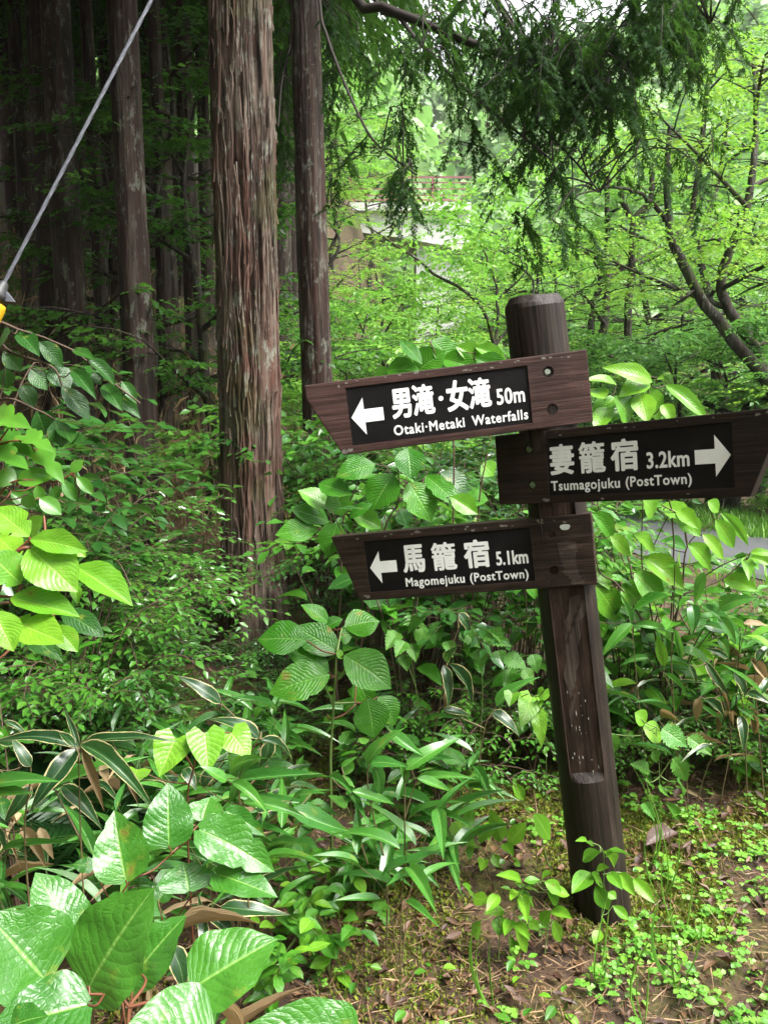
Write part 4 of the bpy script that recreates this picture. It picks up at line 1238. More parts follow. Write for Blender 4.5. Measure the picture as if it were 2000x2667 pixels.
# ------------------------------------------------------------------ guy wire
M['wire'] = plain('galvanised_wire', (.12, .125, .15), .5, .4, 60, .2, .5, .3)
M['yellow'] = plain('yellow_plastic', (.55, .32, .010), .4, .15, 14)
M['black'] = plain('black_fitting', (.03, .03, .032), .5, .4, 30)
wa, wb = at(8, 745, 1.78), at(395, 0, 1.95)
wd = (wb - wa).normalized()
gb = wa - wd * ((wa.z + .1) / wd.z)
gw = thing('guy_wire', 'steel guy wire with yellow guard slanting across the left side', 'guy wire', (gb.x, gb.y, Hs(gb.x, gb.y)))
g0 = Vector(gw.location)
n = 700
L_ = 7.5
tt = np.linspace(0, L_, n)
u_ = wd.orthogonal().normalized(); v_ = wd.cross(u_)
strands = []
for s_ in range(4):
    ph = tt * 38 + s_ * math.pi / 2
    P = np.array(gb - g0)[None] + np.array(wd)[None] * tt[:, None] + .0021 * (np.cos(ph)[:, None] * np.array(u_) + np.sin(ph)[:, None] * np.array(v_))
    strands.append((P, .00215))
obj('cable', tube_mesh('cable', strands, M['wire'], 6), gw)
tw_ = (wa - gb).dot(wd)
c0 = gb - g0 + wd * (tw_ - .012)
gd = [(-1.5, .027), (-1.0, .028), (-.25, .028), (-.08, .028), (-.035, .027), (-.026, .024), (-.026, .010)]
obj('guard', tube_mesh('guard', [(np.array([c0 + wd * a for a, _ in gd]), np.array([q for _, q in gd]))], M['yellow'], 20), gw)
cb = [(-.010, .008), (-.009, .019), (.004, .020), (.012, .015), (.030, .0095), (.034, .006)]
obj('clamp', tube_mesh('clamp', [(np.array([c0 + wd * (a - .012) for a, _ in cb]), np.array([q for _, q in cb]))], M['black'], 14), gw)
tri = np.array([c0 + wd * .012 + u_ * .0, c0 + wd * .0 + Vector((.030, 0, -.022)), c0 + wd * -.012 + Vector((.006, 0, -.010))])
V = np.concatenate([tri + np.array([0, -.004, 0]), tri + np.array([0, .004, 0])])
obj('clip', mesh('clip', V, [np.array([(0, 1, 2), (5, 4, 3)]), np.array([(0, 3, 4, 1), (1, 4, 5, 2), (2, 5, 3, 0)])], M['wire'], False), gw)

# ------------------------------------------------------------------ plants with single leaves
VIEW0 = Vector((0, 0, CAMZ))
def leaf_obj(parent, species, base, tip, width, nrm, name='leaf', pick=None):
    base, tip = Vector(base), Vector(tip)
    d = tip - base; L = d.length; d.normalize()
    n = Vector(nrm); n = n - d * n.dot(d)
    if n.length < 1e-4: n = d.orthogonal()
    n.normalize()
    s = d.cross(n)
    ms = LEAF[species]
    o = bpy.data.objects.new(name, ms[random.randrange(len(ms)) if pick is None else pick])
    col.objects.link(o); o.parent = parent
    m = Matrix((s * width, d * L, n * L)).transposed().to_4x4()
    m.translation = base - Vector(parent.location)
    o.matrix_local = m
    return o

def hero(name, label, cat, Y, species, leaves, stems, stem_mat='stem', sr=.004, tiltup=.75, conv=None, group=None, petiole=.0016, petmat=None):
    """A plant from measured leaves (base, tip, width in frame pixels) at distance Y."""
    cv = conv or (lambda x, y: (x, y))
    S = []
    for st in stems:
        S.append([at(*cv(*p[:2]), Y + (p[2] if len(p) > 2 else 0)) for p in st])
    root = S[0][0]
    base = Vector((root.x, root.y, Hs(root.x, root.y)))
    t = thing(name, label, cat, base, group)
    paths = []
    for k, q in enumerate(S):
        q = [np.array(p - base) for p in q]
        if k == 0: q = [np.array([q[0][0] * .4, .03, -.05])] + q if q[0][2] > .02 else q
        c = curve(q, 18)
        paths.append((c, np.linspace(sr, sr * .5, len(c))))
    allp = np.concatenate([p for p, _ in paths])
    pet = []
    for lf in leaves:
        bx_, by_, tx_, ty_, wp_ = lf[:5]
        dy0, dy1 = (lf[5], lf[6]) if len(lf) > 6 else (random.uniform(-.05, .05), random.uniform(-.10, .04))
        spc = lf[7] if len(lf) > 7 else species
        b_, e_ = at(*cv(bx_, by_), Y + dy0), at(*cv(tx_, ty_), Y + dy1)
        view = (VIEW0 - b_).normalized()
        nrm = view * (1 - tiltup) + Vector((random.uniform(-.25, .25), random.uniform(-.2, .1), 1)) * tiltup
        d = (e_ - b_).normalized(); n = (nrm - d * nrm.dot(d)).normalized(); s = d.cross(n)
        fac = max(.45, math.sqrt(max(0, 1 - s.dot(view) ** 2)))
        scale_ = abs(cv(1, 0)[0] - cv(0, 0)[0])
        wid = wp_ * scale_ * Y / FPX / fac * (1.0 if 'sasa' in spc or spc == 'dead' else 1.18)
        leaf_obj(t, spc, b_, e_, wid, nrm)
        bl = np.array(b_ - base)
        j = np.argmin(((allp - bl) ** 2).sum(1) + np.where(allp[:, 2] > bl[2] + .01, .05, 0))
        if np.linalg.norm(allp[j] - bl) < .35:
            mid = (allp[j] + bl) / 2 + np.array([0, 0, -.01])
            c = curve([allp[j], mid, bl], 6)
            pet.append((c, np.linspace(petiole * 1.2, petiole, len(c))))
    obj('stem', tube_mesh('stem', paths, M[stem_mat], 7), t)
    if pet: obj('petioles', tube_mesh('petioles', pet, M[petmat or stem_mat], 5), t)['kind'] = 'stuff'
    return t

def Zc(x0, y0, s): return lambda x, y: (x0 + x / s, y0 + y / s)
Z6, Z5, Z9, Z10, Z8, Z7, Z1 = Zc(0, 1700, 1.843), Zc(0, 800, 2.074), Zc(640, 1180, 2.37), Zc(620, 1550, 2.074), Zc(1300, 1250, 2.329), Zc(900, 1800, 1.508), Zc(760, 740, 1.338)

hero('knotweed', 'large glossy knotweed filling the bottom left corner', 'plant', 1.12, 'knot',
     [(430, 1600, 690, 1140, 400, .02, .02), (935, 1605, 1335, 1372, 330, .0, .05), (215, 1570, -70, 1270, 400, .0, .0), (420, 1690, -60, 1800, 270, -.12, -.18), (1010, 1830, 630, 1770, 330, -.12, -.16),
      (640, 1560, 880, 1250, 260, .10, .14), (340, 1330, 175, 1045, 260, .16, .2), (400, 1310, 250, 1180, 170, .18, .2), (585, 1640, 430, 1690, 90, .06, .04), (1700, 1850, 1210, 1760, 200, -.1, -.14), (60, 1790, 230, 1730, 110, -.2, -.2)],
     [[(560, 2300, -.05), (620, 1700, 0), (430, 1640, 0), (230, 1620, 0), (-60, 1690, 0)], [(620, 1700, 0), (700, 1580, .05), (650, 1520, .08)], [(620, 1700, 0), (930, 1625, .02)], [(900, 2000, -.15), (1010, 1830, -.12)]],
     'redstem', .0030, .50, Z6, petiole=.0017, petmat='redstem')
hero('knotweed', 'arching knotweed with red stem and six bright leaves, above the corner plant', 'plant', 1.42, 'knot',
     [(605, 1090, 535, 758, 240, .0, .06), (812, 925, 805, 622, 225, .05, .1), (958, 850, 1332, 1025, 190, .0, -.02), (905, 1145, 890, 1000, 240, -.04, .0), (1036, 1060, 1328, 1168, 150, -.02, -.06), (972, 805, 1000, 690, 180, .12, .16), (1085, 760, 1278, 866, 85, .05, .04),
      (450, 1030, 350, 1010, 70, .1, .1), (760, 1190, 830, 1090, 90, .05, .08)],
     [[(560, 1900, .05), (700, 1420, .0), (840, 1290, 0), (905, 1190, 0), (1035, 1080, 0), (1040, 1055, 0)], [(540, 1560, .05), (590, 1150, .0), (735, 1045, .02), (820, 970, .04), (960, 860, .02)], [(820, 970, .04), (975, 810, .1), (1085, 762, .05)]],
     'redstem', .0022, .42, Z6, petiole=.0013, petmat='redstem')
hero('knotweed', 'small knotweed with heart shaped pale leaves among the striped bamboo grass', 'plant', 1.85, 'hearty',
     [(845, 410, 765, 595, 165, .0, -.06), (985, 385, 1003, 575, 160, 0, -.06), (1110, 385, 1200, 495, 150, .04, .0), (660, 560, 640, 615, 120, .05, 0), (1130, 500, 1110, 560, 60, .05, .02)],
     [[(900, 800, .05), (930, 560, .05), (985, 390, .02), (1110, 385, .05)], [(930, 560, .05), (845, 415, 0)]], 'redstem', .003, .35, Z6, petiole=.0015)
hero('hydrangea_shrub', 'bright yellow green large leaved shrub at the left edge', 'shrub', 1.35, 'hydr',
     [(165, 1255, 445, 1282, 105, 0, -.03), (160, 1300, 400, 1525, 235, 0, -.05), (408, 1400, 692, 1558, 165, .08, .02), (60, 1570, 398, 1628, 140, -.03, -.06), (160, 1240, -40, 1070, 160, .0, .03), (115, 1495, -60, 1320, 180, -.02, -.04),
      (70, 1695, 342, 1805, 165, -.05, -.1), (-30, 1640, 70, 1860, 150, -.1, -.12), (300, 1720, 415, 1860, 110, .0, -.02), (240, 1130, 160, 1240, 90, .1, .12), (390, 1290, 465, 1350, 60, .1, .1), (400, 1500, 420, 1600, 60, .12, .08), (-20, 1230, 110, 1350, 150, .15, .1), (330, 1640, 560, 1760, 130, .22, .18, 'vibdark'), (130, 1760, 330, 1880, 140, .2, .15, 'vibdark')],
     [[(-160, 2600, 0), (-60, 1800, 0), (-20, 1600, 0), (60, 1360, 0), (165, 1255, 0)], [(60, 1360, 0), (160, 1300, 0), (400, 1395, .05)], [(-60, 1700, 0), (60, 1690, -.03)], [(-60, 1560, 0), (60, 1565, -.02)]],
     'redstem', .004, .42, Z5, petiole=.0022)
hero('mulberry_shrub', 'mid green shrub with lobed leaves above the bright shrub', 'shrub', 1.75, 'lobed',
     [(-20, 600, 135, 610, 150), (20, 690, 155, 775, 120), (140, 690, 275, 742, 110), (205, 760, 335, 915, 120), (-30, 770, 145, 850, 140), (90, 940, 282, 900, 95, 0, 0, 'small'), (-20, 900, 90, 940, 110, 0, 0, 'small'), (60, 1000, 200, 1080, 90, .1, .1, 'small'),
      (385, 890, 447, 826, 55, 0, 0, 'small'), (340, 940, 416, 1048, 60, 0, 0, 'small'), (415, 915, 505, 1010, 55, 0, 0, 'small'), (282, 962, 315, 1035, 55, 0, 0, 'small'), (215, 1030, 335, 1115, 90, .1, .1, 'small'), (200, 960, 230, 1060, 60, .1, .1, 'small'), (70, 640, 40, 525, 80), (150, 1010, 160, 1090, 70, .05, .05, 'small')],
     [[(-200, 1900, 0), (-120, 1200, 0), (-60, 800, 0), (100, 720, 0), (205, 760, 0)], [(-120, 1200, 0), (60, 950, 0), (290, 945, 0), (420, 880, 0)], [(-60, 800, 0), (60, 640, 0)]], 'redstem', .003, .35, Z5)
hero('dark_shrub', 'dark green shrub arching down from the upper left below the yellow guard', 'shrub', 2.5, 'vibdark',
     [(100, 135, 195, 205, 85), (212, 185, 352, 305, 80), (275, 320, 385, 425, 110), (392, 340, 508, 460, 70), (470, 275, 640, 410, 60), (560, 420, 645, 505, 80), (335, 430, 492, 598, 85), (505, 355, 552, 415, 55), (600, 470, 760, 560, 60), (170, 330, 260, 440, 90), (20, 240, 120, 330, 90), (60, 130, -30, 200, 80), (390, 230, 500, 260, 50), (660, 400, 740, 500, 55),
      (200, 560, 260, 690, 120), (300, 610, 350, 750, 110), (330, 640, 385, 690, 90), (30, 330, 40, 440, 80), (120, 420, 190, 520, 80)],
     [[(-400, 1500, .3), (-250, 500, .2), (-60, 110, 0), (100, 120, 0), (390, 230, 0), (600, 400, 0), (760, 520, 0)], [(-60, 110, 0), (60, 240, 0), (280, 320, 0), (340, 430, 0)], [(-250, 700, .2), (0, 500, 0), (200, 555, 0), (320, 620, 0)]], 'brownstem', .005, .5, Z5)
hero('viburnum', 'tall viburnum with big ribbed leaves in front of the big cedar base', 'shrub', 2.5, 'vib',
     [(372, 245, 103, 222, 170, 0, .0), (548, 312, 308, 158, 150, .03, .05), (492, 412, 262, 268, 130, .0, .02), (497, 432, 176, 497, 175, -.03, -.1), (575, 175, 758, 115, 150, .1, .12), (572, 325, 836, 478, 190, -.02, -.08), (620, 215, 545, 205, 100, .08, .08), (492, 152, 348, 42, 85, .2, .2), (480, 172, 556, 122, 60, .1, .1), (700, 556, 750, 768, 180, .05, .0),
      (755, 550, 868, 690, 120, .1, .08), (640, 585, 560, 610, 80, .1, .1), (530, 300, 575, 340, 40, -.02, -.02, 'young'), (480, 645, 490, 690, 40, .05, .05, 'young'), (640, 440, 720, 600, 130, .2, .18)],
     [[(500, 900, 0), (508, 740, 0), (525, 430, 0), (530, 320, 0)], [(512, 590, 0), (465, 480, 0)], [(545, 450, 0), (600, 375, 0)], [(520, 585, .02), (630, 580, .06)], [(530, 330, 0), (560, 180, .1)]], 'stem', .005, .5, Z10, petiole=.0025, petmat='redstem')
hero('viburnum', 'viburnum with bright leaves between the top and lowest boards', 'shrub', 3.1, 'vib',
     [(540, 340, 326, 222, 110, 0, 0, 'hydr'), (512, 425, 303, 325, 110), (442, 470, 188, 490, 130, 0, -.05, 'vib'), (600, 382, 560, 215, 160), (648, 372, 842, 464, 100, 0, 0, 'hydr'), (570, 430, 498, 636, 150, -.03, -.08), (640, 400, 770, 300, 60), (910, 130, 775, 342, 190, 0, -.06), (1005, 180, 1158, 404, 180, 0, -.06), (1108, 140, 1316, 295, 120), (1263, 270, 1432, 378, 105, -.05, -.08, 'hydr'), (1335, 280, 1492, 268, 105),
      (1000, -30, 1030, 142, 160, 0, -.08), (800, 70, 560, 130, 130), (450, 190, 650, 230, 110), (560, 700, 652, 832, 80), (600, 400, 650, 470, 60), (840, 420, 700, 480, 100, .15, .15), (1180, 400, 1090, 465, 90), (950, 340, 1000, 450, 100, .2, .18, 'vibdark'), (860, 380, 900, 470, 90, .2, .18, 'vibdark'), (1200, 120, 1390, 240, 120, .25, .22, 'vibdark'), (1460, 60, 1530, 140, 110, .2, .2, 'young')],
     [[(560, 1300, 0), (590, 800, 0), (600, 430, 0), (690, 190, 0)], [(700, 1250, .05), (850, 500, 0), (940, 300, 0), (940, 60, 0)], [(1020, 1100, .05), (1080, 500, 0), (1090, 160, 0)], [(1400, 900, .05), (1440, 300, 0), (1490, 0, 0)]], 'brownstem', .0045, .45, Z9)
hero('viburnum', 'tall leafy shrub peeking over the top edge of the top board', 'shrub', 3.2, 'vib',
     [(330, 300, 428, 285, 62), (430, 310, 525, 225, 85), (488, 195, 595, 285, 85), (570, 215, 690, 275, 52, 0, 0, 'hydr'), (638, 220, 757, 262, 46, 0, 0, 'hydr'), (378, 195, 455, 265, 42), (520, 260, 640, 280, 60), (640, 260, 760, 300, 60), (280, 330, 350, 310, 50)],
     [[(560, 900, 0), (560, 500, 0), (500, 250, 0), (480, 200, 0)], [(560, 500, 0), (640, 240, 0)], [(560, 500, 0), (400, 300, 0)]], 'brownstem', .0045, .4, Z1)
hero('hydrangea_shrub', 'yellow green leafy shrub rising above the middle board', 'shrub', 2.75, 'long',
     [(1255, 342, 1122, 268, 50), (1240, 340, 1163, 360, 62), (1300, 352, 1465, 443, 44), (1180, 470, 1140, 395, 80), (1228, 365, 1305, 465, 62), (1130, 350, 1036, 318, 36), (1090, 400, 1038, 350, 55), (1130, 395, 1048, 445, 60), (1266, 335, 1290, 318, 26), (1290, 420, 1330, 470, 40), (1150, 440, 1070, 475, 60), (1210, 380, 1240, 470, 70), (1100, 430, 1060, 500, 60)],
     [[(1330, 900, .3), (1260, 600, .1), (1240, 350, 0), (1270, 325, 0)], [(1250, 560, .08), (1130, 400, 0), (1090, 390, 0)]], 'brownstem', .0035, .45, Z1)
hero('hydrangea_shrub', 'bushy bright shrub between the signpost and the lane', 'shrub', 3.0, 'long',
     [(872, 468, 1132, 622, 118), (818, 560, 1012, 745, 128), (582, 640, 762, 845, 150), (738, 640, 872, 742, 155), (1138, 390, 1312, 525, 90), (1308, 240, 1438, 415, 88), (1340, 200, 1527, 375, 58), (870, 120, 965, 215, 115), (985, 150, 1165, 225, 100), (1110, 240, 1215, 312, 100), (670, 342, 822, 442, 80), (810, 330, 972, 424, 80), (1520, 470, 1650, 500, 48), (1520, 440, 1660, 430, 42), (1490, 470, 1525, 545, 62), (560, 200, 742, 345, 100, .1, .1, 'longg'),
      (600, 540, 672, 632, 90), (1360, 600, 1562, 640, 88), (1230, 330, 1390, 460, 70), (1000, 380, 1150, 400, 70, .1, .1, 'longg'), (900, 420, 1080, 520, 80, .15, .1, 'longg'), (640, 1100, 692, 1232, 95, .1, .1, 'vib'), (590, 860, 640, 960, 80), (760, 1270, 750, 1425, 235, .05, 0, 'heart'), (690, 900, 600, 1010, 80, .15, .15, 'vib'), (860, 900, 960, 1010, 130, .2, .2, 'vibdark'), (1420, 520, 1540, 700, 90, .1, .05, 'longg'), (720, 1360, 660, 1480, 80, .1, .1, 'vibdark'), (1080, 180, 1200, 260, 80), (1260, 130, 1340, 190, 70, 0, 0, 'young')],
     [[(1000, 1800, .05), (980, 1200, 0), (900, 700, 0), (860, 470, 0), (870, 140, 0)], [(980, 1200, 0), (1100, 700, 0), (1140, 400, 0), (1310, 245, 0)], [(900, 900, 0), (720, 640, 0), (600, 540, 0), (560, 220, 0)], [(1100, 700, 0), (1350, 600, 0), (1500, 470, 0)], [(1140, 400, 0), (1100, 230, 0), (980, 150, 0)], [(800, 1700, .05), (770, 1300, .05)]], 'brownstem', .0042, .45, Z8)

def sasa_hero(label, Y, leaves, stems, species='sasa', cv=Z10, tilt=.55, group=None):
    return hero('bamboo_grass', label, 'bamboo grass', Y, species, [(*l[:4], l[4] * 1.08, *l[5:]) for l in leaves], stems, 'culm', .0026, tilt, cv, group, .0012)
sasa_hero('clump of bamboo grass with long narrow green blades below the lowest board', 2.05,
    [(700, 912, 838, 685, 68), (718, 908, 912, 895, 62), (822, 735, 950, 890, 72), (905, 942, 1212, 768, 78), (733, 920, 802, 1105, 70), (868, 900, 908, 1105, 60), (965, 988, 1290, 962, 46), (968, 992, 1185, 1092, 50), (618, 1060, 860, 1160, 52), (500, 978, 645, 1045, 45), (600, 1050, 640, 1180, 60), (930, 900, 1170, 850, 60, .1, .05), (560, 930, 640, 860, 30, .1, .1)],
    [[(800, 1500, 0), (720, 1150, 0), (705, 915, 0), (822, 740, 0)], [(900, 1450, .05), (900, 1200, 0), (900, 945, 0)], [(900, 1200, 0), (965, 990, 0)], [(700, 1450, .02), (620, 1200, 0), (610, 1060, 0)]])
sasa_hero('bamboo grass with broad green blades left of the centre clump', 1.8,
    [(0, 1002, 405, 982, 68), (0, 985, 90, 795, 62), (-30, 1010, 200, 1140, 60), (30, 1120, 380, 1150, 62), (290, 1110, 410, 1050, 55), (-60, 1000, -200, 940, 60), (20, 1150, -150, 1250, 60)],
    [[(60, 1700, 0), (20, 1300, 0), (0, 1000, 0)], [(20, 1300, 0), (20, 1130, 0), (280, 1115, 0)]])
sasa_hero('striped bamboo grass with cream leaf edges at the left side', 1.7,
    [(378, 455, 8, 318, 58), (385, 450, 845, 378, 52), (372, 460, 168, 775, 92, 0, -.1), (392, 442, 778, 655, 82, 0, -.08), (360, 450, 270, 370, 40), (150, 545, 20, 430, 60, .05, .05), (80, 430, -30, 440, 50, .1, .1), (20, 330, 160, 390, 30, .1, .1), (300, 640, 510, 800, 80, .08, .04), (-30, 560, 30, 700, 60), (150, 640, 40, 830, 70, .1, .06), (380, 455, 300, 250, 30, .05, .1), (395, 460, 512, 765, 42, -.02, -.05, 'dead'), (480, 545, 530, 620, 50, .05, .05, 'dead'), (100, 840, 250, 1010, 60, .12, .1, 'dead'), (190, 840, 260, 1000, 55, .12, .1, 'dead'), (-30, 830, 60, 960, 40, .1, .1), (10, 950, 330, 910, 45, .1, .05, 'sasa'), (-60, 640, 272, 568, 60, -.1, -.1, 'sasa'), (-60, 680, 152, 640, 52, -.1, -.1, 'sasa'), (258, 640, 690, 512, 62, .05, .05, 'sasa')],
    [[(420, 1400, 0), (390, 900, 0), (378, 455, 0)], [(150, 1300, .05), (120, 850, .08), (150, 560, .05), (80, 430, .1)], [(-80, 1200, 0), (-60, 660, -.1)], [(390, 900, 0), (258, 642, .05)]], 'sasaedge', Z6, .5)
sasa_hero('striped bamboo grass in front of the viburnum stem', 2.0,
    [(1240, 412, 1058, 248, 60), (1060, 240, 848, 124, 60), (1288, 420, 1302, 552, 72), (1252, 420, 1455, 470, 40), (1150, 602, 1222, 428, 62, 0, 0, 'sasa'), (1152, 602, 1505, 600, 56, 0, 0, 'sasa'), (1180, 712, 1508, 745, 52, 0, 0, 'sasa'), (1400, 752, 1670, 925, 90, -.1, -.1, 'sasa'), (1230, 752, 1370, 742, 50, -.05, -.05, 'sasaedge'), (1062, 1220, 1375, 1305, 70, -.2, -.22), (1110, 1345, 925, 1208, 60, -.2, -.2), (1140, 610, 1130, 740, 60, 0, 0, 'sasa'), (880, 560, 965, 640, 60, .05, .02), (970, 640, 1090, 500, 70, .08, .08), (820, 1410, 930, 1620, 80, -.4, -.42), (1180, 350, 1230, 410, 25), (1500, 670, 1400, 740, 50, 0, 0, 'sasa')],
    [[(1150, 1200, 0), (1160, 800, 0), (1150, 605, 0), (1240, 415, 0), (1255, 380, 0)], [(1240, 415, 0), (1065, 245, 0)], [(1160, 800, 0), (1180, 715, 0), (1400, 750, -.06)], [(900, 1700, -.3), (930, 1400, -.25), (1000, 1215, -.2), (1065, 1220, -.2)]], 'sasaedge', Z6, .5)
sasa_hero('bamboo grass with long pointed blades right of the signpost', 2.85,
    [(800, 872, 606, 1066, 70), (808, 880, 1160, 935, 46), (1240, 560, 1178, 775, 62), (1168, 758, 1212, 925, 76), (1338, 782, 1518, 658, 90), (1220, 758, 1556, 1005, 60), (1060, 912, 1112, 1155, 42), (1000, 1172, 1192, 1315, 32), (1000, 1135, 958, 945, 55, 0, 0, 'young'), (800, 880, 735, 690, 36), (1240, 880, 1430, 950, 60), (1330, 830, 1460, 990, 60), (1320, 960, 1430, 1060, 60), (900, 1080, 720, 1080, 40, .1, .1), (1030, 900, 1050, 1050, 60, .1, .1)],
    [[(900, 1900, 0), (850, 1400, 0), (800, 875, 0)], [(1100, 1800, 0), (1050, 1300, 0), (1060, 910, 0), (1230, 765, 0), (1330, 785, 0)], [(1050, 1300, 0), (995, 1165, 0)]], 'sasa', Z8, .45)
sasa_hero('withered striped bamboo grass with drooping pale blades at the right edge', 2.8,
    [(1250, 1105, 1372, 1345, 50), (1240, 1330, 1440, 1465, 60), (1460, 1430, 1510, 1640, 60), (1420, 1170, 1520, 1320, 70), (1440, 1380, 1640, 1500, 40, 0, 0, 'sasa'), (1215, 1320, 1175, 1485, 55, 0, 0, 'dead'), (1310, 1430, 1340, 1560, 30, 0, 0, 'dead'), (1480, 870, 1659, 860, 40, 0, 0, 'dead'), (1520, 1080, 1659, 1240, 60, 0, 0, 'dead'), (1150, 1120, 1210, 1250, 30), (1500, 1290, 1650, 1330, 50), (1540, 1420, 1550, 1560, 50, 0, 0, 'dead'), (1560, 1100, 1640, 960, 50), (1380, 1080, 1250, 1020, 40, .1, .1), (1570, 1300, 1690, 1180, 50)],
    [[(1350, 1900, 0), (1400, 1500, 0), (1250, 1110, 0)], [(1500, 1900, 0), (1480, 1400, 0), (1430, 1165, 0), (1500, 880, 0)], [(1600, 1900, 0), (1560, 1400, 0), (1540, 1090, 0)]], 'sasaedge', Z8, .4)
sasa_hero('bamboo grass stalk with striped blades hanging under the lowest board', 2.7,
    [(1130, 365, 1195, 285, 30), (1125, 360, 1150, 270, 50), (1110, 380, 1165, 612, 55), (1140, 372, 1350, 612, 62), (1395, 600, 1582, 395, 62, 0, 0, 'sasa'), (1370, 630, 1540, 735, 60), (1110, 620, 1275, 655, 42), (1155, 480, 1105, 630, 26, 0, 0, 'dead'), (1190, 100, 1280, 200, 60, .2, .2), (1600, 110, 1570, 250, 60, .2, .2)],
    [[(1000, 1000, 0), (1080, 650, 0), (1125, 370, 0), (1190, 180, 0)], [(1290, 1000, .02), (1330, 720, 0), (1385, 610, 0)], [(1330, 720, 0), (1110, 620, 0)]], 'sasaedge', Z10, .5)
hero('nettle_plant', 'nettle like plant with toothed leaves beside the lower post', 'plant', 2.72, 'nettle',
     [(985, 1510, 1150, 1610, 130), (1000, 1560, 1100, 1640, 70), (1145, 1560, 1292, 1660, 95), (1050, 1690, 1175, 1850, 110), (1080, 1830, 1160, 1890, 70), (905, 1760, 800, 1720, 90), (890, 1830, 960, 1850, 60), (970, 1880, 1060, 1900, 80), (880, 1960, 940, 2060, 70), (1005, 1955, 1115, 2075, 55, 0, 0, 'small'), (870, 1500, 1010, 1560, 120, 0, 0, 'young'), (820, 1410, 900, 1480, 90, 0, 0, 'young'), (670, 1540, 710, 1680, 100, 0, 0, 'nettle'), (930, 1640, 960, 1720, 60)],
     [[(960, 2150, 0), (970, 1800, 0), (950, 1500, 0)], [(970, 1800, 0), (1045, 1690, 0)], [(960, 1600, 0), (1140, 1555, 0)]], 'stem', .002, .4, Z8)
hero('nettle_plant', 'ferny plant with jagged leaves behind the viburnum, left of the post', 'plant', 2.95, 'nettle',
     [(800, 150, 760, 240, 90), (860, 200, 800, 290, 90), (1000, 120, 900, 210, 80), (1050, 150, 1100, 250, 90), (1000, 180, 980, 280, 90), (900, 250, 850, 330, 80), (940, 260, 960, 360, 80), (900, 320, 910, 400, 80), (1210, 190, 1310, 280, 100), (1330, 220, 1480, 270, 90), (1300, 290, 1320, 390, 90), (1250, 260, 1210, 340, 80), (1440, 330, 1560, 380, 90), (1590, 320, 1620, 420, 80), (1480, 380, 1440, 470, 80), (1400, 300, 1430, 370, 80), (1540, 400, 1600, 480, 70), (1100, 870, 1220, 900, 70, -.5, -.5), (1130, 250, 1160, 330, 70), (1380, 180, 1420, 250, 70)],
     [[(1000, 900, 0), (960, 500, 0), (930, 250, 0), (1000, 130, 0)], [(960, 500, 0), (860, 200, 0)], [(1300, 900, 0), (1320, 500, 0), (1300, 280, 0), (1380, 190, 0)], [(1320, 500, 0), (1500, 350, 0), (1590, 320, 0)]], 'stem', .002, .45, Z10)
hero('seedling', 'light green seedling growing right in front of the post foot', 'plant', 2.1, 'seedl',
     [(1000, 632, 908, 660, 46), (1010, 628, 1072, 690, 40), (960, 712, 893, 785, 68), (965, 712, 1030, 778, 46), (980, 765, 1034, 862, 60), (1030, 712, 1078, 762, 44), (1072, 712, 1132, 795, 48), (1128, 735, 1208, 822, 48), (1048, 842, 1114, 898, 38), (1008, 905, 1055, 930, 46), (1000, 940, 975, 985, 40), (948, 590, 917, 578, 22), (950, 590, 970, 605, 20), (1030, 790, 1062, 815, 34), (985, 700, 1030, 690, 30), (1030, 640, 1090, 615, 16)],
     [[(1000, 1010, 0), (1004, 880, 0), (1012, 640, 0), (950, 588, 0)], [(1004, 760, 0), (960, 712, 0)], [(1008, 720, 0), (1072, 712, 0), (1128, 735, 0)]], 'stem', .002, .35, Z7, petiole=.001)
hero('seedling', 'cluster of light green seedlings on the moss left of the post foot', 'plant', 2.05, 'seedl',
     [(805, 862, 755, 925, 46), (808, 860, 884, 888, 46), (815, 900, 850, 998, 44), (668, 940, 716, 1030, 44), (650, 900, 628, 948, 44), (665, 915, 710, 945, 44), (690, 750, 622, 708, 40), (700, 745, 762, 738, 30), (680, 790, 650, 810, 44), (690, 800, 710, 865, 44), (770, 740, 800, 712, 36), (780, 750, 850, 790, 46), (800, 780, 882, 800, 40), (790, 790, 840, 840, 40), (620, 860, 550, 870, 50), (600, 800, 560, 850, 44), (530, 900, 500, 980, 46), (640, 960, 690, 1075, 40), (560, 830, 490, 800, 50), (490, 800, 470, 755, 36), (720, 820, 750, 850, 30), (610, 880, 600, 960, 60), (720, 905, 755, 930, 40)],
     [[(640, 1080, 0), (650, 930, 0), (690, 780, 0), (780, 745, 0)], [(600, 1060, 0), (600, 880, 0), (550, 820, 0)], [(780, 1040, 0), (800, 870, 0)]], 'stem', .0018, .4, Z7, petiole=.001)
hero('seedling', 'seedling with round pale leaves between bamboo grass and post', 'plant', 2.45, 'young',
     [(485, 548, 395, 580, 80), (460, 490, 505, 515, 70), (432, 480, 445, 455, 40), (610, 590, 590, 495, 58), (640, 605, 705, 515, 58, 0, 0, 'seedl'), (510, 610, 475, 590, 50), (500, 640, 475, 620, 50), (520, 580, 560, 550, 50), (580, 640, 600, 690, 40), (620, 600, 655, 640, 40), (545, 660, 530, 700, 40), (740, 480, 815, 590, 66, 0, 0, 'seedl'), (655, 360, 710, 435, 46, .3, .3, 'seedl')],
     [[(560, 790, 0), (550, 660, 0), (490, 550, 0)], [(550, 660, 0), (620, 600, 0)], [(800, 700, 0), (745, 490, 0)]], 'stem', .0018, .3, Z7, petiole=.001)
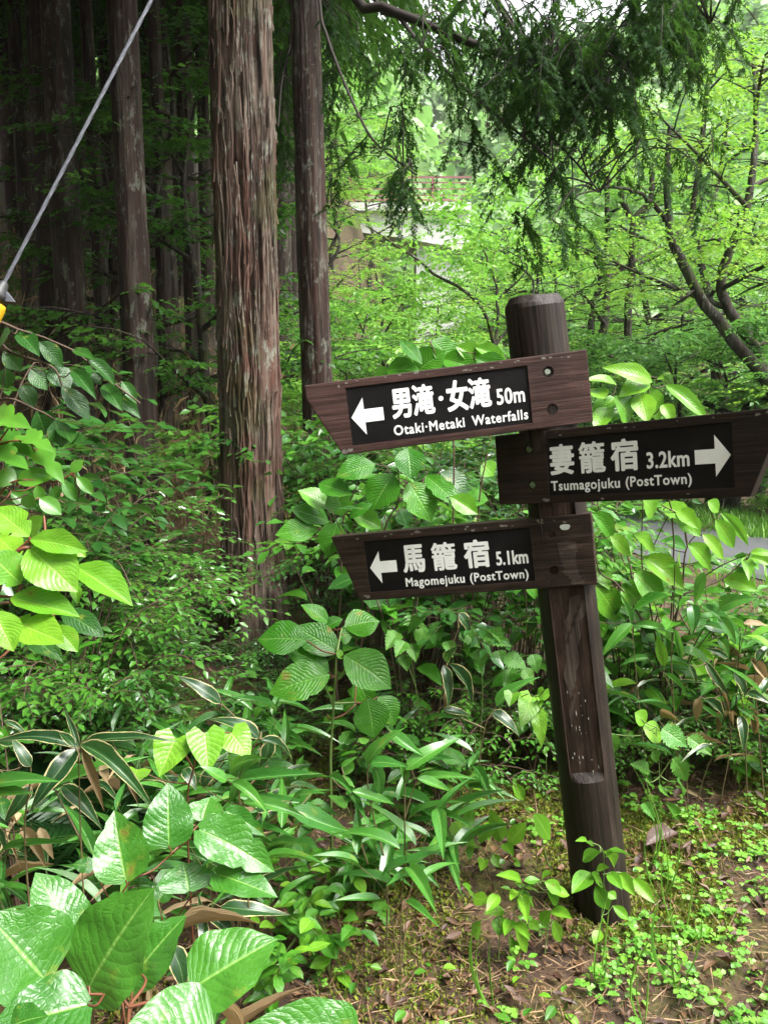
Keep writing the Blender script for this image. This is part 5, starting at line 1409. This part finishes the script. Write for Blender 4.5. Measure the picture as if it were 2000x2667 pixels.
hero('climbing_vine', 'bright yellow green vine leaves hanging at the left side of the post', 'vine', 2.45, 'hearty',
     [(1480, 530, 1465, 600, 80), (1585, 550, 1530, 690, 120), (1620, 640, 1640, 820, 80), (1655, 510, 1640, 590, 60)],
     [[(1660, 1100, .15), (1660, 800, .05), (1630, 640, 0), (1600, 545, 0), (1480, 525, 0)]], 'stem', .0014, .25, Z10)

# ------------------------------------------------------------------ undergrowth: bushes with small leaves
def rand_plant(name, label, cat, group, x, y, h, species, nst, nleaf, ll, lw, lean=.35, stem='brownstem', sr=.004, mode='pair', low=.35):
    r = random
    base = Vector((x, y, Hs(x, y)))
    t = thing(name, label, cat, base, group)
    paths = []
    for s_ in range(nst):
        a = r.uniform(0, 6.28); q = h * lean * r.uniform(.3, 1)
        c = curve([(0, 0, -.04), (math.cos(a) * q * .3, math.sin(a) * q * .3, h * .55), (math.cos(a) * q, math.sin(a) * q, h * r.uniform(.85, 1.05))], 14)
        paths.append((c, np.linspace(sr, sr * .4, len(c))))
        for k in range(nleaf):
            f = low + (1 - low) * k / max(1, nleaf - 1)
            p = Vector(c[int(f * (len(c) - 1))])
            b_ = (a + k * math.pi / 2 * (1 if mode == 'pair' else .6) + (k % 2) * math.pi + r.uniform(-.4, .4))
            d = Vector((math.cos(b_), math.sin(b_), r.uniform(-.35, .35)))
            if mode == 'blade': d = Vector((math.cos(b_), math.sin(b_), r.uniform(-.3, .9)))
            L = ll * r.uniform(.7, 1.15)
            p2 = p + d.normalized() * .02
            sp_ = species if isinstance(species, str) else r.choice(species)
            leaf_obj(t, sp_, base + p2, base + p2 + d.normalized() * L, lw * L / ll * (.6 if sp_ == 'dead' else 1.0), Vector((r.uniform(-.3, .3), r.uniform(-.45, .15), 1)))
    obj('stem', tube_mesh('stem', paths, M[stem], 5), t)
    return t
def bush_meshes(seed, h, r0, nst, nsp, leaf, mat, nleaf=9, slen=.22, wr=.5, arch=.35, kind='leaf', low=.25):
    r = np.random.default_rng(seed)
    paths, B, D = [], [], []
    for i in range(nst):
        a = r.uniform(0, 6.283); q = r0 * r.uniform(.35, 1.0); hh = h * r.uniform(.65, 1.0)
        p0 = np.array([r.normal(0, .05), r.normal(0, .05), -.05]); p2 = np.array([math.cos(a) * q, math.sin(a) * q, hh])
        p1 = np.array([math.cos(a) * q * .35, math.sin(a) * q * .35, hh * .72])
        p3 = p2 + np.array([math.cos(a) * q * arch, math.sin(a) * q * arch, -arch * .35 * hh])
        c = curve([p0, p1, p2, p3], 15)
        paths.append((c, np.linspace(.005, .0015, len(c))))
        for k in range(nsp):
            t_ = low + (1 - low) * r.random()
            b_ = c[int(t_ * (len(c) - 1))]
            e = a + r.uniform(-1.6, 1.6)
            B.append(b_); D.append([math.cos(e), math.sin(e), r.uniform(-.15, .45)])
    B, D = np.array(B), np.array(D)
    ln = r.uniform(.6, 1.2, len(B)) * slen
    P, Dl, N, L, rn = sprays(B, D, ln, nleaf, leaf, r, .25, tilt=.3, ang=60)
    e_ = B + unit(D) * ln[:, None] * .95 - np.array([0, 0, 1]) * (.25 * ln * .9)[:, None]
    for b_, q in zip(B, e_): paths.append((curve([b_, (b_ + q) / 2 + [0, 0, .02], q], 4), np.linspace(.0016, .0007, 5)[:len(curve([b_, (b_ + q) / 2, q], 4))]))
    st = tube_mesh('stem', paths, M['brownstem'], 4)
    return st, cloud('foliage', tpl(kind), P, Dl, N, L, L * wr, M[mat], rn)

BUSH = {
    'glossy': [bush_meshes(40 + i, .75, .50, 11, 12, .050, 'small', 9, .24) for i in range(3)],
    'bright': [bush_meshes(50 + i, .75, .45, 9, 10, .055, 'smallb', 8, .24) for i in range(3)],
    'bank': [bush_meshes(90 + i, 1.05, .55, 13, 13, .050, ('small', 'smallb', 'smallm')[i], 9, .26, low=.3) for i in range(3)],
    'tiny': [bush_meshes(60 + i, .35, .35, 12, 8, .032, 'smallb', 8, .14) for i in range(2)],
    'tall': [bush_meshes(70 + i, 1.35, .55, 9, 11, .085, 'vibcloud' if False else 'small', 7, .34, .55, low=.4) for i in range(3)],
    'tallb': [bush_meshes(80 + i, 1.25, .55, 9, 10, .095, 'smallb', 6, .34, .55, low=.35) for i in range(3)],
}
def put_bush(kind, name, label, group, x, y, s=1.0, rot=0.0, i=0):
    t = thing(name, label, 'shrub', (x, y, Hs(x, y)), group)
    st, fo_ = BUSH[kind][i % len(BUSH[kind])]
    a = obj('stem', st, t); b_ = obj('foliage', fo_, t); b_['kind'] = 'stuff'
    t.scale = (s, s, s); t.rotation_euler.z = rot
    return t
r_ = np.random.default_rng(33)
def scatter(n, x0, x1, y0, y1, mind, ok=lambda x, y: True, tries=4000):
    pts = []
    for _ in range(tries):
        if len(pts) >= n: break
        x, y = r_.uniform(x0, x1), r_.uniform(y0, y1)
        if ok(x, y) and all((x - a) ** 2 + (y - b_) ** 2 > mind ** 2 for a, b_ in pts): pts.append((x, y))
    return pts
def offroad(x, y): return np.min((cl[:, 0] - x) ** 2 + (cl[:, 1] - y) ** 2) > 1.5 ** 2
def clear(x, y):
    return (abs(1000 + FPX * x / y - 640) > 440 or y > by) and (x - bx) ** 2 + (y - by) ** 2 > .35 ** 2 and (x - tx) ** 2 + (y - ty) ** 2 > .25 ** 2 and offroad(x, y)
for i, (x, y) in enumerate(scatter(26, -2.3, -.15, 2.75, 4.6, .33, clear)):
    put_bush('glossy', 'small_leaved_shrub', 'low shrub with small glossy leaves around the big cedar base', 'small glossy shrubs around the big cedar', x, y, r_.uniform(.6, 1.0), i * 2.3, i)
for i, (x, y) in enumerate(scatter(16, -1.35, -.25, 3.0, 4.35, .2, lambda x, y: (x - bx) ** 2 + (y - by) ** 2 > .3 ** 2)):
    put_bush('glossy' if i % 3 else 'tiny', 'small_leaved_shrub', 'ankle high glossy shrub right at the foot of the big cedar', 'low shrubs at the cedar foot', x, y, r_.uniform(.34, .5), i * 2.3, i)
for i, (x, y) in enumerate(scatter(10, -3.6, -1.5, 3.9, 5.6, .45, clear)):
    put_bush('glossy' if i % 3 else 'tallb', 'small_leaved_shrub', 'dim green shrub on the dark bank below the cedar trunks', 'shrubs on the dark cedar bank', x, y, r_.uniform(.6, .95), i * 2.3, i)
for i, (x, y) in enumerate(scatter(22, -.45, 1.15, 3.35, 6.0, .38, clear)):
    put_bush('tall' if i % 2 else 'tallb', 'leafy_shrub', 'leafy green shrub in the thicket behind the direction boards', 'thicket shrubs behind the boards', x, y, r_.uniform(.7, .98), i * 1.7, i)
for i, (x, y) in enumerate(scatter(8, 1.1, 2.3, 3.3, 3.9, .34, clear)):
    put_bush('tallb' if i % 2 else 'bright', 'leafy_shrub', 'low bright shrub between signpost and asphalt lane', 'low shrubs along the lane', x, y, r_.uniform(.36, .52), i * 1.7, i)
for i, (x, y) in enumerate(scatter(12, -.2, 2.2, 2.85, 3.4, .25, clear)):
    put_bush('tiny', 'leafy_herb', 'small leafy herb at the foot of the thicket', 'herbs at the thicket foot', x, y, r_.uniform(.7, 1.2), i * 1.7, i)
for i, (px, py, Y, s_) in enumerate(((780, 2130, 2.15, .8), (860, 2200, 2.0, .75), (700, 2260, 1.85, .8), (880, 2080, 2.3, .7))):
    p = at(px, py, Y)
    rand_plant('leafy_herb', 'soft leafy herb at the edge of the knotweed and bare litter', 'plant', 'herbs beside the knotweed', p.x, Y, .30 * s_, ['small', 'vib', 'seedl'], 6, 8, .058, .032, .7, 'stem', .0014, 'pair', .2)
for i, (px, Y, s_) in enumerate(((240, 3.2, .90), (300, 3.0, .66), (370, 3.0, .45), (290, 3.7, .95), (190, 2.8, .80), (140, 3.5, 1.05))):
    p = at(px, 1300, Y)
    put_bush('bank', 'small_leaved_shrub', 'mid green small leaved shrub left of the big cedar trunk', 'mid green shrubs left of the cedar', p.x, Y, s_, i * 1.3, (1, 2, 1, 2, 1, 2)[i % 6])
for i, (px, Y, s_) in enumerate(((790, 5.6, 1.15), (850, 5.2, 1.1), (740, 6.0, 1.1))):
    p = at(px, 1000, Y)
    put_bush('tallb', 'leafy_shrub', 'leafy shrub hiding the foot of the slender cedar', 'shrubs at the slender cedar foot', p.x, Y, s_, i * 2.1, i)
for i, (px, Y, s_) in enumerate(((30, 3.3, 1.05), (-60, 3.4, 1.25), (110, 3.6, .75))):
    p = at(px, 1100, Y)
    put_bush('tall', 'leafy_shrub', 'dark leafy shrub at the left edge under the guy wire', 'dark shrubs under the guy wire', p.x, Y, s_, i * 1.9, i)

# grass and herbs past the lane
def verge():
    r = np.random.default_rng(9)
    n = 26000
    i = r.integers(35, 92, n); o_ = (1.0 + np.abs(r.normal(0, .6, n))) * np.where(r.random(n) < .95, -1, 1)
    q = cl[i] + S2[i] * o_[:, None] + r.normal(0, .15, (n, 3)) * [1, 1, 0]
    q[:, 2] = H(q[:, 0], q[:, 1])
    D = np.stack([r.normal(0, .4, n), r.normal(0, .4, n), np.ones(n)], -1)
    L = r.uniform(.05, .2, n)
    return cloud('verge_grass', tpl('strip', droop=.3), q, D, r.normal(0, 1, (n, 3)), L, L * .12, M['grass'])
tag(obj('verge_grass', verge()), 'short bright grass along the far side of the lane', 'grass', kind='stuff')

# dry dead stems and leaves hanging on the dark bank
def dry_stalks():
    r = np.random.default_rng(10)
    n = 1900
    x = r.uniform(-5.5, -.9, n); y = r.uniform(4.9, 11, n)
    P = np.stack([x, y, H(x, y) - .02], -1)
    D = np.stack([r.normal(0, .25, n), r.normal(0, .25, n), np.ones(n)], -1)
    L = r.uniform(.4, 1.6, n)
    P2 = P + unit(D) * (L * r.uniform(.3, 1, n))[:, None]
    D2 = np.stack([r.normal(0, .6, n), r.normal(0, .6, n), -np.ones(n) * r.uniform(.2, 1, n)], -1)
    V1, F1, l1 = cloud_arrays(tpl('strip'), P, D, r.normal(0, 1, (n, 3)), L, .006, r.random(n) * .6)
    V2, F2, l2 = cloud_arrays(tpl('leaf'), P2, D2, r.normal(0, 1, (n, 3)), r.uniform(.1, .26, n), r.uniform(.015, .035, n), r.random(n) * .9)
    return mesh('dry_stalks', np.concatenate([V1, V2]), [np.concatenate([F1, F2 + len(V1)])], M['dead'], True, np.concatenate([l1, l2]))
tag(obj('dry_undergrowth', dry_stalks()), 'dry tan dead stalks and leaves on the dark bank under the cedars', 'undergrowth', kind='stuff')

# more single-leaved plants in the thicket
for i, (x, y) in enumerate(scatter(22, -.15, 1.2, 2.95, 4.2, .24, lambda x, y: 1000 + FPX * x / y > 900 and offroad(x, y))):
    rand_plant('viburnum', 'broad leaved shrub in the thicket behind the signpost', 'shrub', 'broad leaved thicket plants', x, y, r_.uniform(.75, 1.25), ['vib', 'vib', 'vibdark', 'longg'], 3, 7, .125, .07, low=.25)
for i, (x, y) in enumerate(scatter(8, 1.0, 2.1, 2.95, 3.7, .3, clear)):
    rand_plant('hydrangea_shrub', 'bright long leaved shrub between post and lane', 'shrub', 'bright shrubs near the lane', x, y, r_.uniform(.40, .60), ['long', 'longg', 'vib'], 3, 7, .13, .058, low=.25)
for i, (x, y) in enumerate(scatter(20, -.85, .25, 2.0, 3.0, .17)):
    rand_plant('bamboo_grass', 'short bamboo grass in the middle undergrowth', 'bamboo grass', 'bamboo grass of the middle undergrowth', x, y, r_.uniform(.22, .42), ['sasa'], 3, 5, .18, .034, .5, 'culm', .002, 'blade', .5)
for i, (x, y) in enumerate(scatter(16, -1.35, -.35, 1.55, 2.5, .2)):
    rand_plant('bamboo_grass', 'low striped bamboo grass behind the knotweed', 'bamboo grass', 'striped bamboo grass behind the knotweed', x, y, r_.uniform(.22, .42), ['sasaedge', 'sasa', 'sasa', 'dead'], 3, 5, .17, .027, .5, 'culm', .002, 'blade', .5)
for i, (x, y) in enumerate(scatter(12, 1.0, 1.9, 2.7, 3.5, .2, clear)):
    rand_plant('bamboo_grass', 'bamboo grass with withered blades under the right hand shrubs', 'bamboo grass', 'bamboo grass right of the post', x, y, r_.uniform(.3, .6), ['sasaedge', 'sasa', 'sasa', 'dead'], 3, 5, .17, .020, .5, 'culm', .002, 'blade', .45)
for i, (x, y) in enumerate(scatter(9, -1.9, -.9, 1.9, 2.9, .25, clear)):
    rand_plant('leafy_shrub', 'dim broad leaved plant left of the big cedar', 'shrub', 'broad leaved plants left of the cedar', x, y, r_.uniform(.5, .9), ['vibdark', 'vib', 'small'], 3, 8, .075, .042, low=.3)

for i, (x, y) in enumerate(scatter(12, -.8, .2, 2.2, 3.2, .2)):
    rand_plant('leafy_herb', 'dark broad leaved herb in the middle undergrowth', 'plant', 'dark herbs of the middle undergrowth', x, y, r_.uniform(.25, .45), ['vibdark', 'vib', 'nettle'], 3, 7, .085, .048, .6, 'stem', .0016, 'pair', .2)
# ferns under the left shrubs
def frond_mesh(seed):
    r = np.random.default_rng(seed)
    n = 46
    t_ = np.repeat(np.linspace(.06, .98, n // 2), 2); sg = np.tile([1., -1.], n // 2)
    P = np.stack([np.zeros(n), t_, .28 * t_ * (1 - t_) * 1.6 - .1 * t_ ** 2], -1)
    L = .30 * np.sin(np.pi * np.clip(t_ * .92 + .05, 0, 1)) ** .7 + .02
    D = np.stack([sg, np.full(n, .45), r.normal(-.15, .06, n)], -1)
    return cloud('frond', tpl('strip', droop=.15), P, D, np.tile([0, 0, 1.0], (n, 1)), L, .034, M['fern'], r.random(n) * .4)
FR = [frond_mesh(i) for i in range(3)]
for i, (px, py, Y) in enumerate(((300, 1840, 2.5), (210, 1800, 2.6), (400, 1800, 2.75), (130, 1860, 2.4), (330, 1740, 3.0))):
    p = at(px, py, Y)
    t = thing('fern', 'dark green fern with feathery fronds under the left shrubs', 'fern', (p.x, Y, Hs(p.x, Y)), 'ferns under the left shrubs')
    for k in range(9):
        a = k * 2 * math.pi / 9 + random.uniform(-.3, .3)
        o = obj('frond', FR[k % 3], t, (0, 0, .04))
        s_ = random.uniform(.30, .46)
        o.scale = (s_, s_, s_); o.rotation_euler = (random.uniform(.25, .7), random.uniform(-.3, .3), a)

# ------------------------------------------------------------------ litter, moss, ground cover
def litter():
    r = np.random.default_rng(14)
    out = []
    n = 24000
    x = r.uniform(-1.6, 2.3, n); y = 1.5 + 2.6 * r.random(n) ** 1.6
    P = np.stack([x, y, H(x, y) + r.uniform(.002, .02, n)], -1)
    D = np.stack([r.normal(0, 1, n), r.normal(0, 1, n), r.normal(0, .16, n)], -1)
    L = .012 + .11 * r.random(n) ** 2.2
    return cloud('needle_litter', tpl('strip', droop=.05), P, D, np.stack([r.normal(0, .4, n), r.normal(0, .4, n), np.ones(n)], -1), L, r.uniform(.0012, .0035, n), M['litterneedle'], r.random(n))
M['litterneedle'] = leafmat('litter_needle', (.075, .026, .014), (.34, .22, .11), .6, .05, tcol=(.3, .2, .1))
tag(obj('needle_litter', litter()), 'reddish brown twigs and needles strewn over the ground', 'litter', kind='stuff')
def leaf_litter():
    r = np.random.default_rng(15)
    n = 9000
    x = r.uniform(-1.6, 2.3, n); y = 1.5 + 2.9 * r.random(n) ** 1.3
    P = np.stack([x, y, H(x, y) + r.uniform(.002, .025, n)], -1)
    D = np.stack([r.normal(0, 1, n), r.normal(0, 1, n), r.normal(0, .2, n)], -1)
    L = .008 + .045 * r.random(n) ** 2
    return cloud('leaf_litter', tpl('leaf', .5, -.2), P, D, np.stack([r.normal(0, .4, n), r.normal(0, .4, n), np.ones(n)], -1), L, L * r.uniform(.25, .6, n), M['litter'], r.random(n))
tag(obj('leaf_litter', leaf_litter()), 'small crumbled brown dead leaves over the ground', 'litter', kind='stuff')
def moss_mask(x, y): return sstep(.34, .52, vnoise(x * 2.6 + 3, y * 2.6 + 1, 41)) * (.35 + .65 * sstep(.0, .8, x)) + .9 * np.exp(-((np.hypot(x - .655, y - 2.28) - .11) / .035) ** 2) + .6 * np.exp(-((x - .02) ** 2 + (y - 2.45) ** 2) / .02)
def moss():
    r = np.random.default_rng(16)
    n = 230000
    x = r.uniform(-.7, 2.0, n); y = 1.6 + 2.0 * r.random(n)
    kp = r.random(n) < moss_mask(x, y)
    x, y = x[kp], y[kp]; n = len(x)
    P = np.stack([x, y, H(x, y) + .003], -1)
    D = np.stack([r.normal(0, .7, n), r.normal(0, .7, n), np.ones(n)], -1)
    L = r.uniform(.007, .019, n)
    return cloud('moss', tpl('dia'), P, D, r.normal(0, 1, (n, 3)), L, L * .5, M['moss'], r.random(n))
tag(obj('moss', moss()), 'yellow green moss cushions on the ground around the post', 'moss', kind='stuff')
def clover():
    r = np.random.default_rng(17)
    nc = 420
    cx_ = r.uniform(-.4, 1.9, nc); cy_ = 1.64 + 1.45 * r.random(nc) ** 1.4
    kp = r.random(nc) < (.10 + .9 * sstep(.44, .60, vnoise(cx_ * 2.4, cy_ * 2.4, 51)) * sstep(.05, .8, cx_ - (cy_ - 1.7) * .3))
    cx_, cy_ = cx_[kp], cy_[kp]
    m_ = r.integers(3, 14, len(cx_))
    x = np.repeat(cx_, m_); y = np.repeat(cy_, m_); n = len(x)
    x = x + r.normal(0, .026, n); y = y + r.normal(0, .026, n)
    hh = r.uniform(.008, .05, n)
    C = np.stack([x, y, H(x, y) + hh], -1)
    a = r.uniform(0, 6.28, n)
    s_ = r.uniform(.008, .019, n)
    P, D, N, L = [], [], [], []
    tilt = r.normal(0, .25, (n, 3)) + np.array([0, -.15, 1])
    for k in range(3):
        b_ = a + k * 2.094
        P.append(C); D.append(np.stack([np.cos(b_), np.sin(b_), r.normal(.0, .15, n)], -1)); N.append(tilt); L.append(s_ * r.uniform(.85, 1.15, n))
    rn = np.tile(r.random(n), 3)
    P, D, N, L = map(np.concatenate, (P, D, N, L))
    V1, F1, l1 = cloud_arrays(tpl('leaf'), P, D, N, L, L * .95, rn)
    Q = np.stack([x + r.normal(0, .01, n), y + r.normal(0, .01, n), H(x, y) - .002], -1)
    V2, F2, l2 = cloud_arrays(tpl('strip'), Q, C - Q, r.normal(0, 1, (n, 3)), np.linalg.norm(C - Q, axis=1), .0012, rn[:n])
    return mesh('clover', np.concatenate([V1, V2]), [np.concatenate([F1, F2 + len(V1)])], M['cover'], True, np.concatenate([l1, l2]))
tag(obj('clover', clover()), 'bright green three leaved ground cover at the bottom right', 'ground cover', kind='stuff')
for i, (x, y) in enumerate(scatter(40, -.15, 1.7, 1.72, 3.0, .12, lambda x, y: x > -.1 + (y - 1.8) * .1 and (x - .64) ** 2 + (y - 2.28) ** 2 > .03)):
    rand_plant('seedling', 'tiny light green seedling on the mossy litter', 'plant', 'tiny seedlings on the moss', x, y, r_.uniform(.03, .10), ['seedl', 'young', 'small'], 1, 5, r_.uniform(.022, .042), .021, .3, 'stem', .0011, 'pair', .3)
for i, (x, y) in enumerate(((1.35, 3.05), (1.6, 3.25), (1.85, 3.1), (1.5, 3.55), (1.15, 3.2), (1.9, 3.6), (.95, 3.1), (1.05, 3.45), (1.25, 3.35), (.85, 3.3))):
    rand_plant('hydrangea_shrub', 'fresh green long leaved shrub beside the withered bamboo grass', 'shrub', 'fresh shrubs beside withered bamboo grass', x, y, r_.uniform(.5, .72), ['long', 'longg'], 4, 8, .135, .06, .45, low=.2)
# single fallen leaves
p = at(1720, 2200, 2.55)
o = obj('fallen_leaf', LEAF['litter'][1], None, (p.x - .05, 2.55, Hs(p.x, 2.55) + .03))
o.scale = (.075, .12, .10); o.rotation_euler = (.1, .2, -1.3)
tag(o, 'large curled reddish brown dead leaf on the moss right of the post', 'leaf')
for i in range(46):
    x, y = r_.uniform(-.5, 1.8), r_.uniform(1.75, 3.2)
    t = None
    ms = LEAF['litter' if i % 3 else 'dead']
    o = obj('fallen_leaf', ms[i % len(ms)], None, (x, y, Hs(x, y) + .012))
    L = r_.uniform(.035, .075)
    o.scale = (L * (.5 if i % 3 else .22), L, L); o.rotation_euler = (r_.normal(0, .25), r_.normal(0, .3), r_.uniform(0, 6.28))
    tag(o, 'dry brown fallen leaf lying on the litter around the post', 'leaf', 'fallen leaves around the post')
# long grass blades around the post
for i, (px, py) in enumerate(((1680, 2650), (1760, 2560), (1780, 2440), (1290, 2620), (1720, 2330), (1690, 2250), (1560, 2560))):
    d_ = ray(px, py); s_ = -CAMZ / d_.z
    x, y = d_.x * s_, d_.y * s_
    t = thing('grass_tuft', 'thin tuft of long grass blades at the bottom right', 'grass', (x, y, Hs(x, y)), 'thin grass tufts at the bottom right')
    for k in range(3):
        a = random.uniform(0, 6.28); h_ = random.uniform(.14, .32)
        leaf_obj(t, 'grass', Vector((x, y, Hs(x, y) - .005)), Vector((x + .35 * h_ * math.cos(a), y + .2 * h_ * math.sin(a), Hs(x, y) + h_)), .0045, Vector((math.cos(a), math.sin(a), .2)), 'blade')

# ------------------------------------------------------------------ damp air of the valley
def haze():
    V, F = [], []
    box(V, F, -340, 340, -320, 440, -8, 80)
    me = mesh('haze', V, [np.array(F)], None, False)
    g = NG('damp_air')
    v_ = g.new('ShaderNodeVolumePrincipled')
    v_.inputs['Color'].default_value = (.95, .97, .96, 1)
    v_.inputs['Density'].default_value = .0005
    g.l.new(v_.outputs[0], g.out.inputs['Volume'])
    me.materials.append(g.m)
    return me
tag(obj('haze', haze()), 'thin pale damp air over the valley', 'haze', kind='stuff')

# ------------------------------------------------------------------ labels that single out members of small groups
ORD = 'first second third fourth fifth sixth seventh eighth ninth tenth eleventh twelfth thirteenth fourteenth fifteenth sixteenth seventeenth eighteenth nineteenth twentieth'.split()
groups = {}
for o in list(col.objects):
    if o.parent is None and o.get('group') and o.get('label'): groups.setdefault((o['group'], o['label']), []).append(o)
for (g_, l_), os_ in groups.items():
    if 1 < len(os_) <= 20:
        os_.sort(key=lambda o: o.location.x / max(.5, o.location.y))
        for k, o in enumerate(os_): o['label'] = l_ + ', ' + ORD[k] + ' from left'
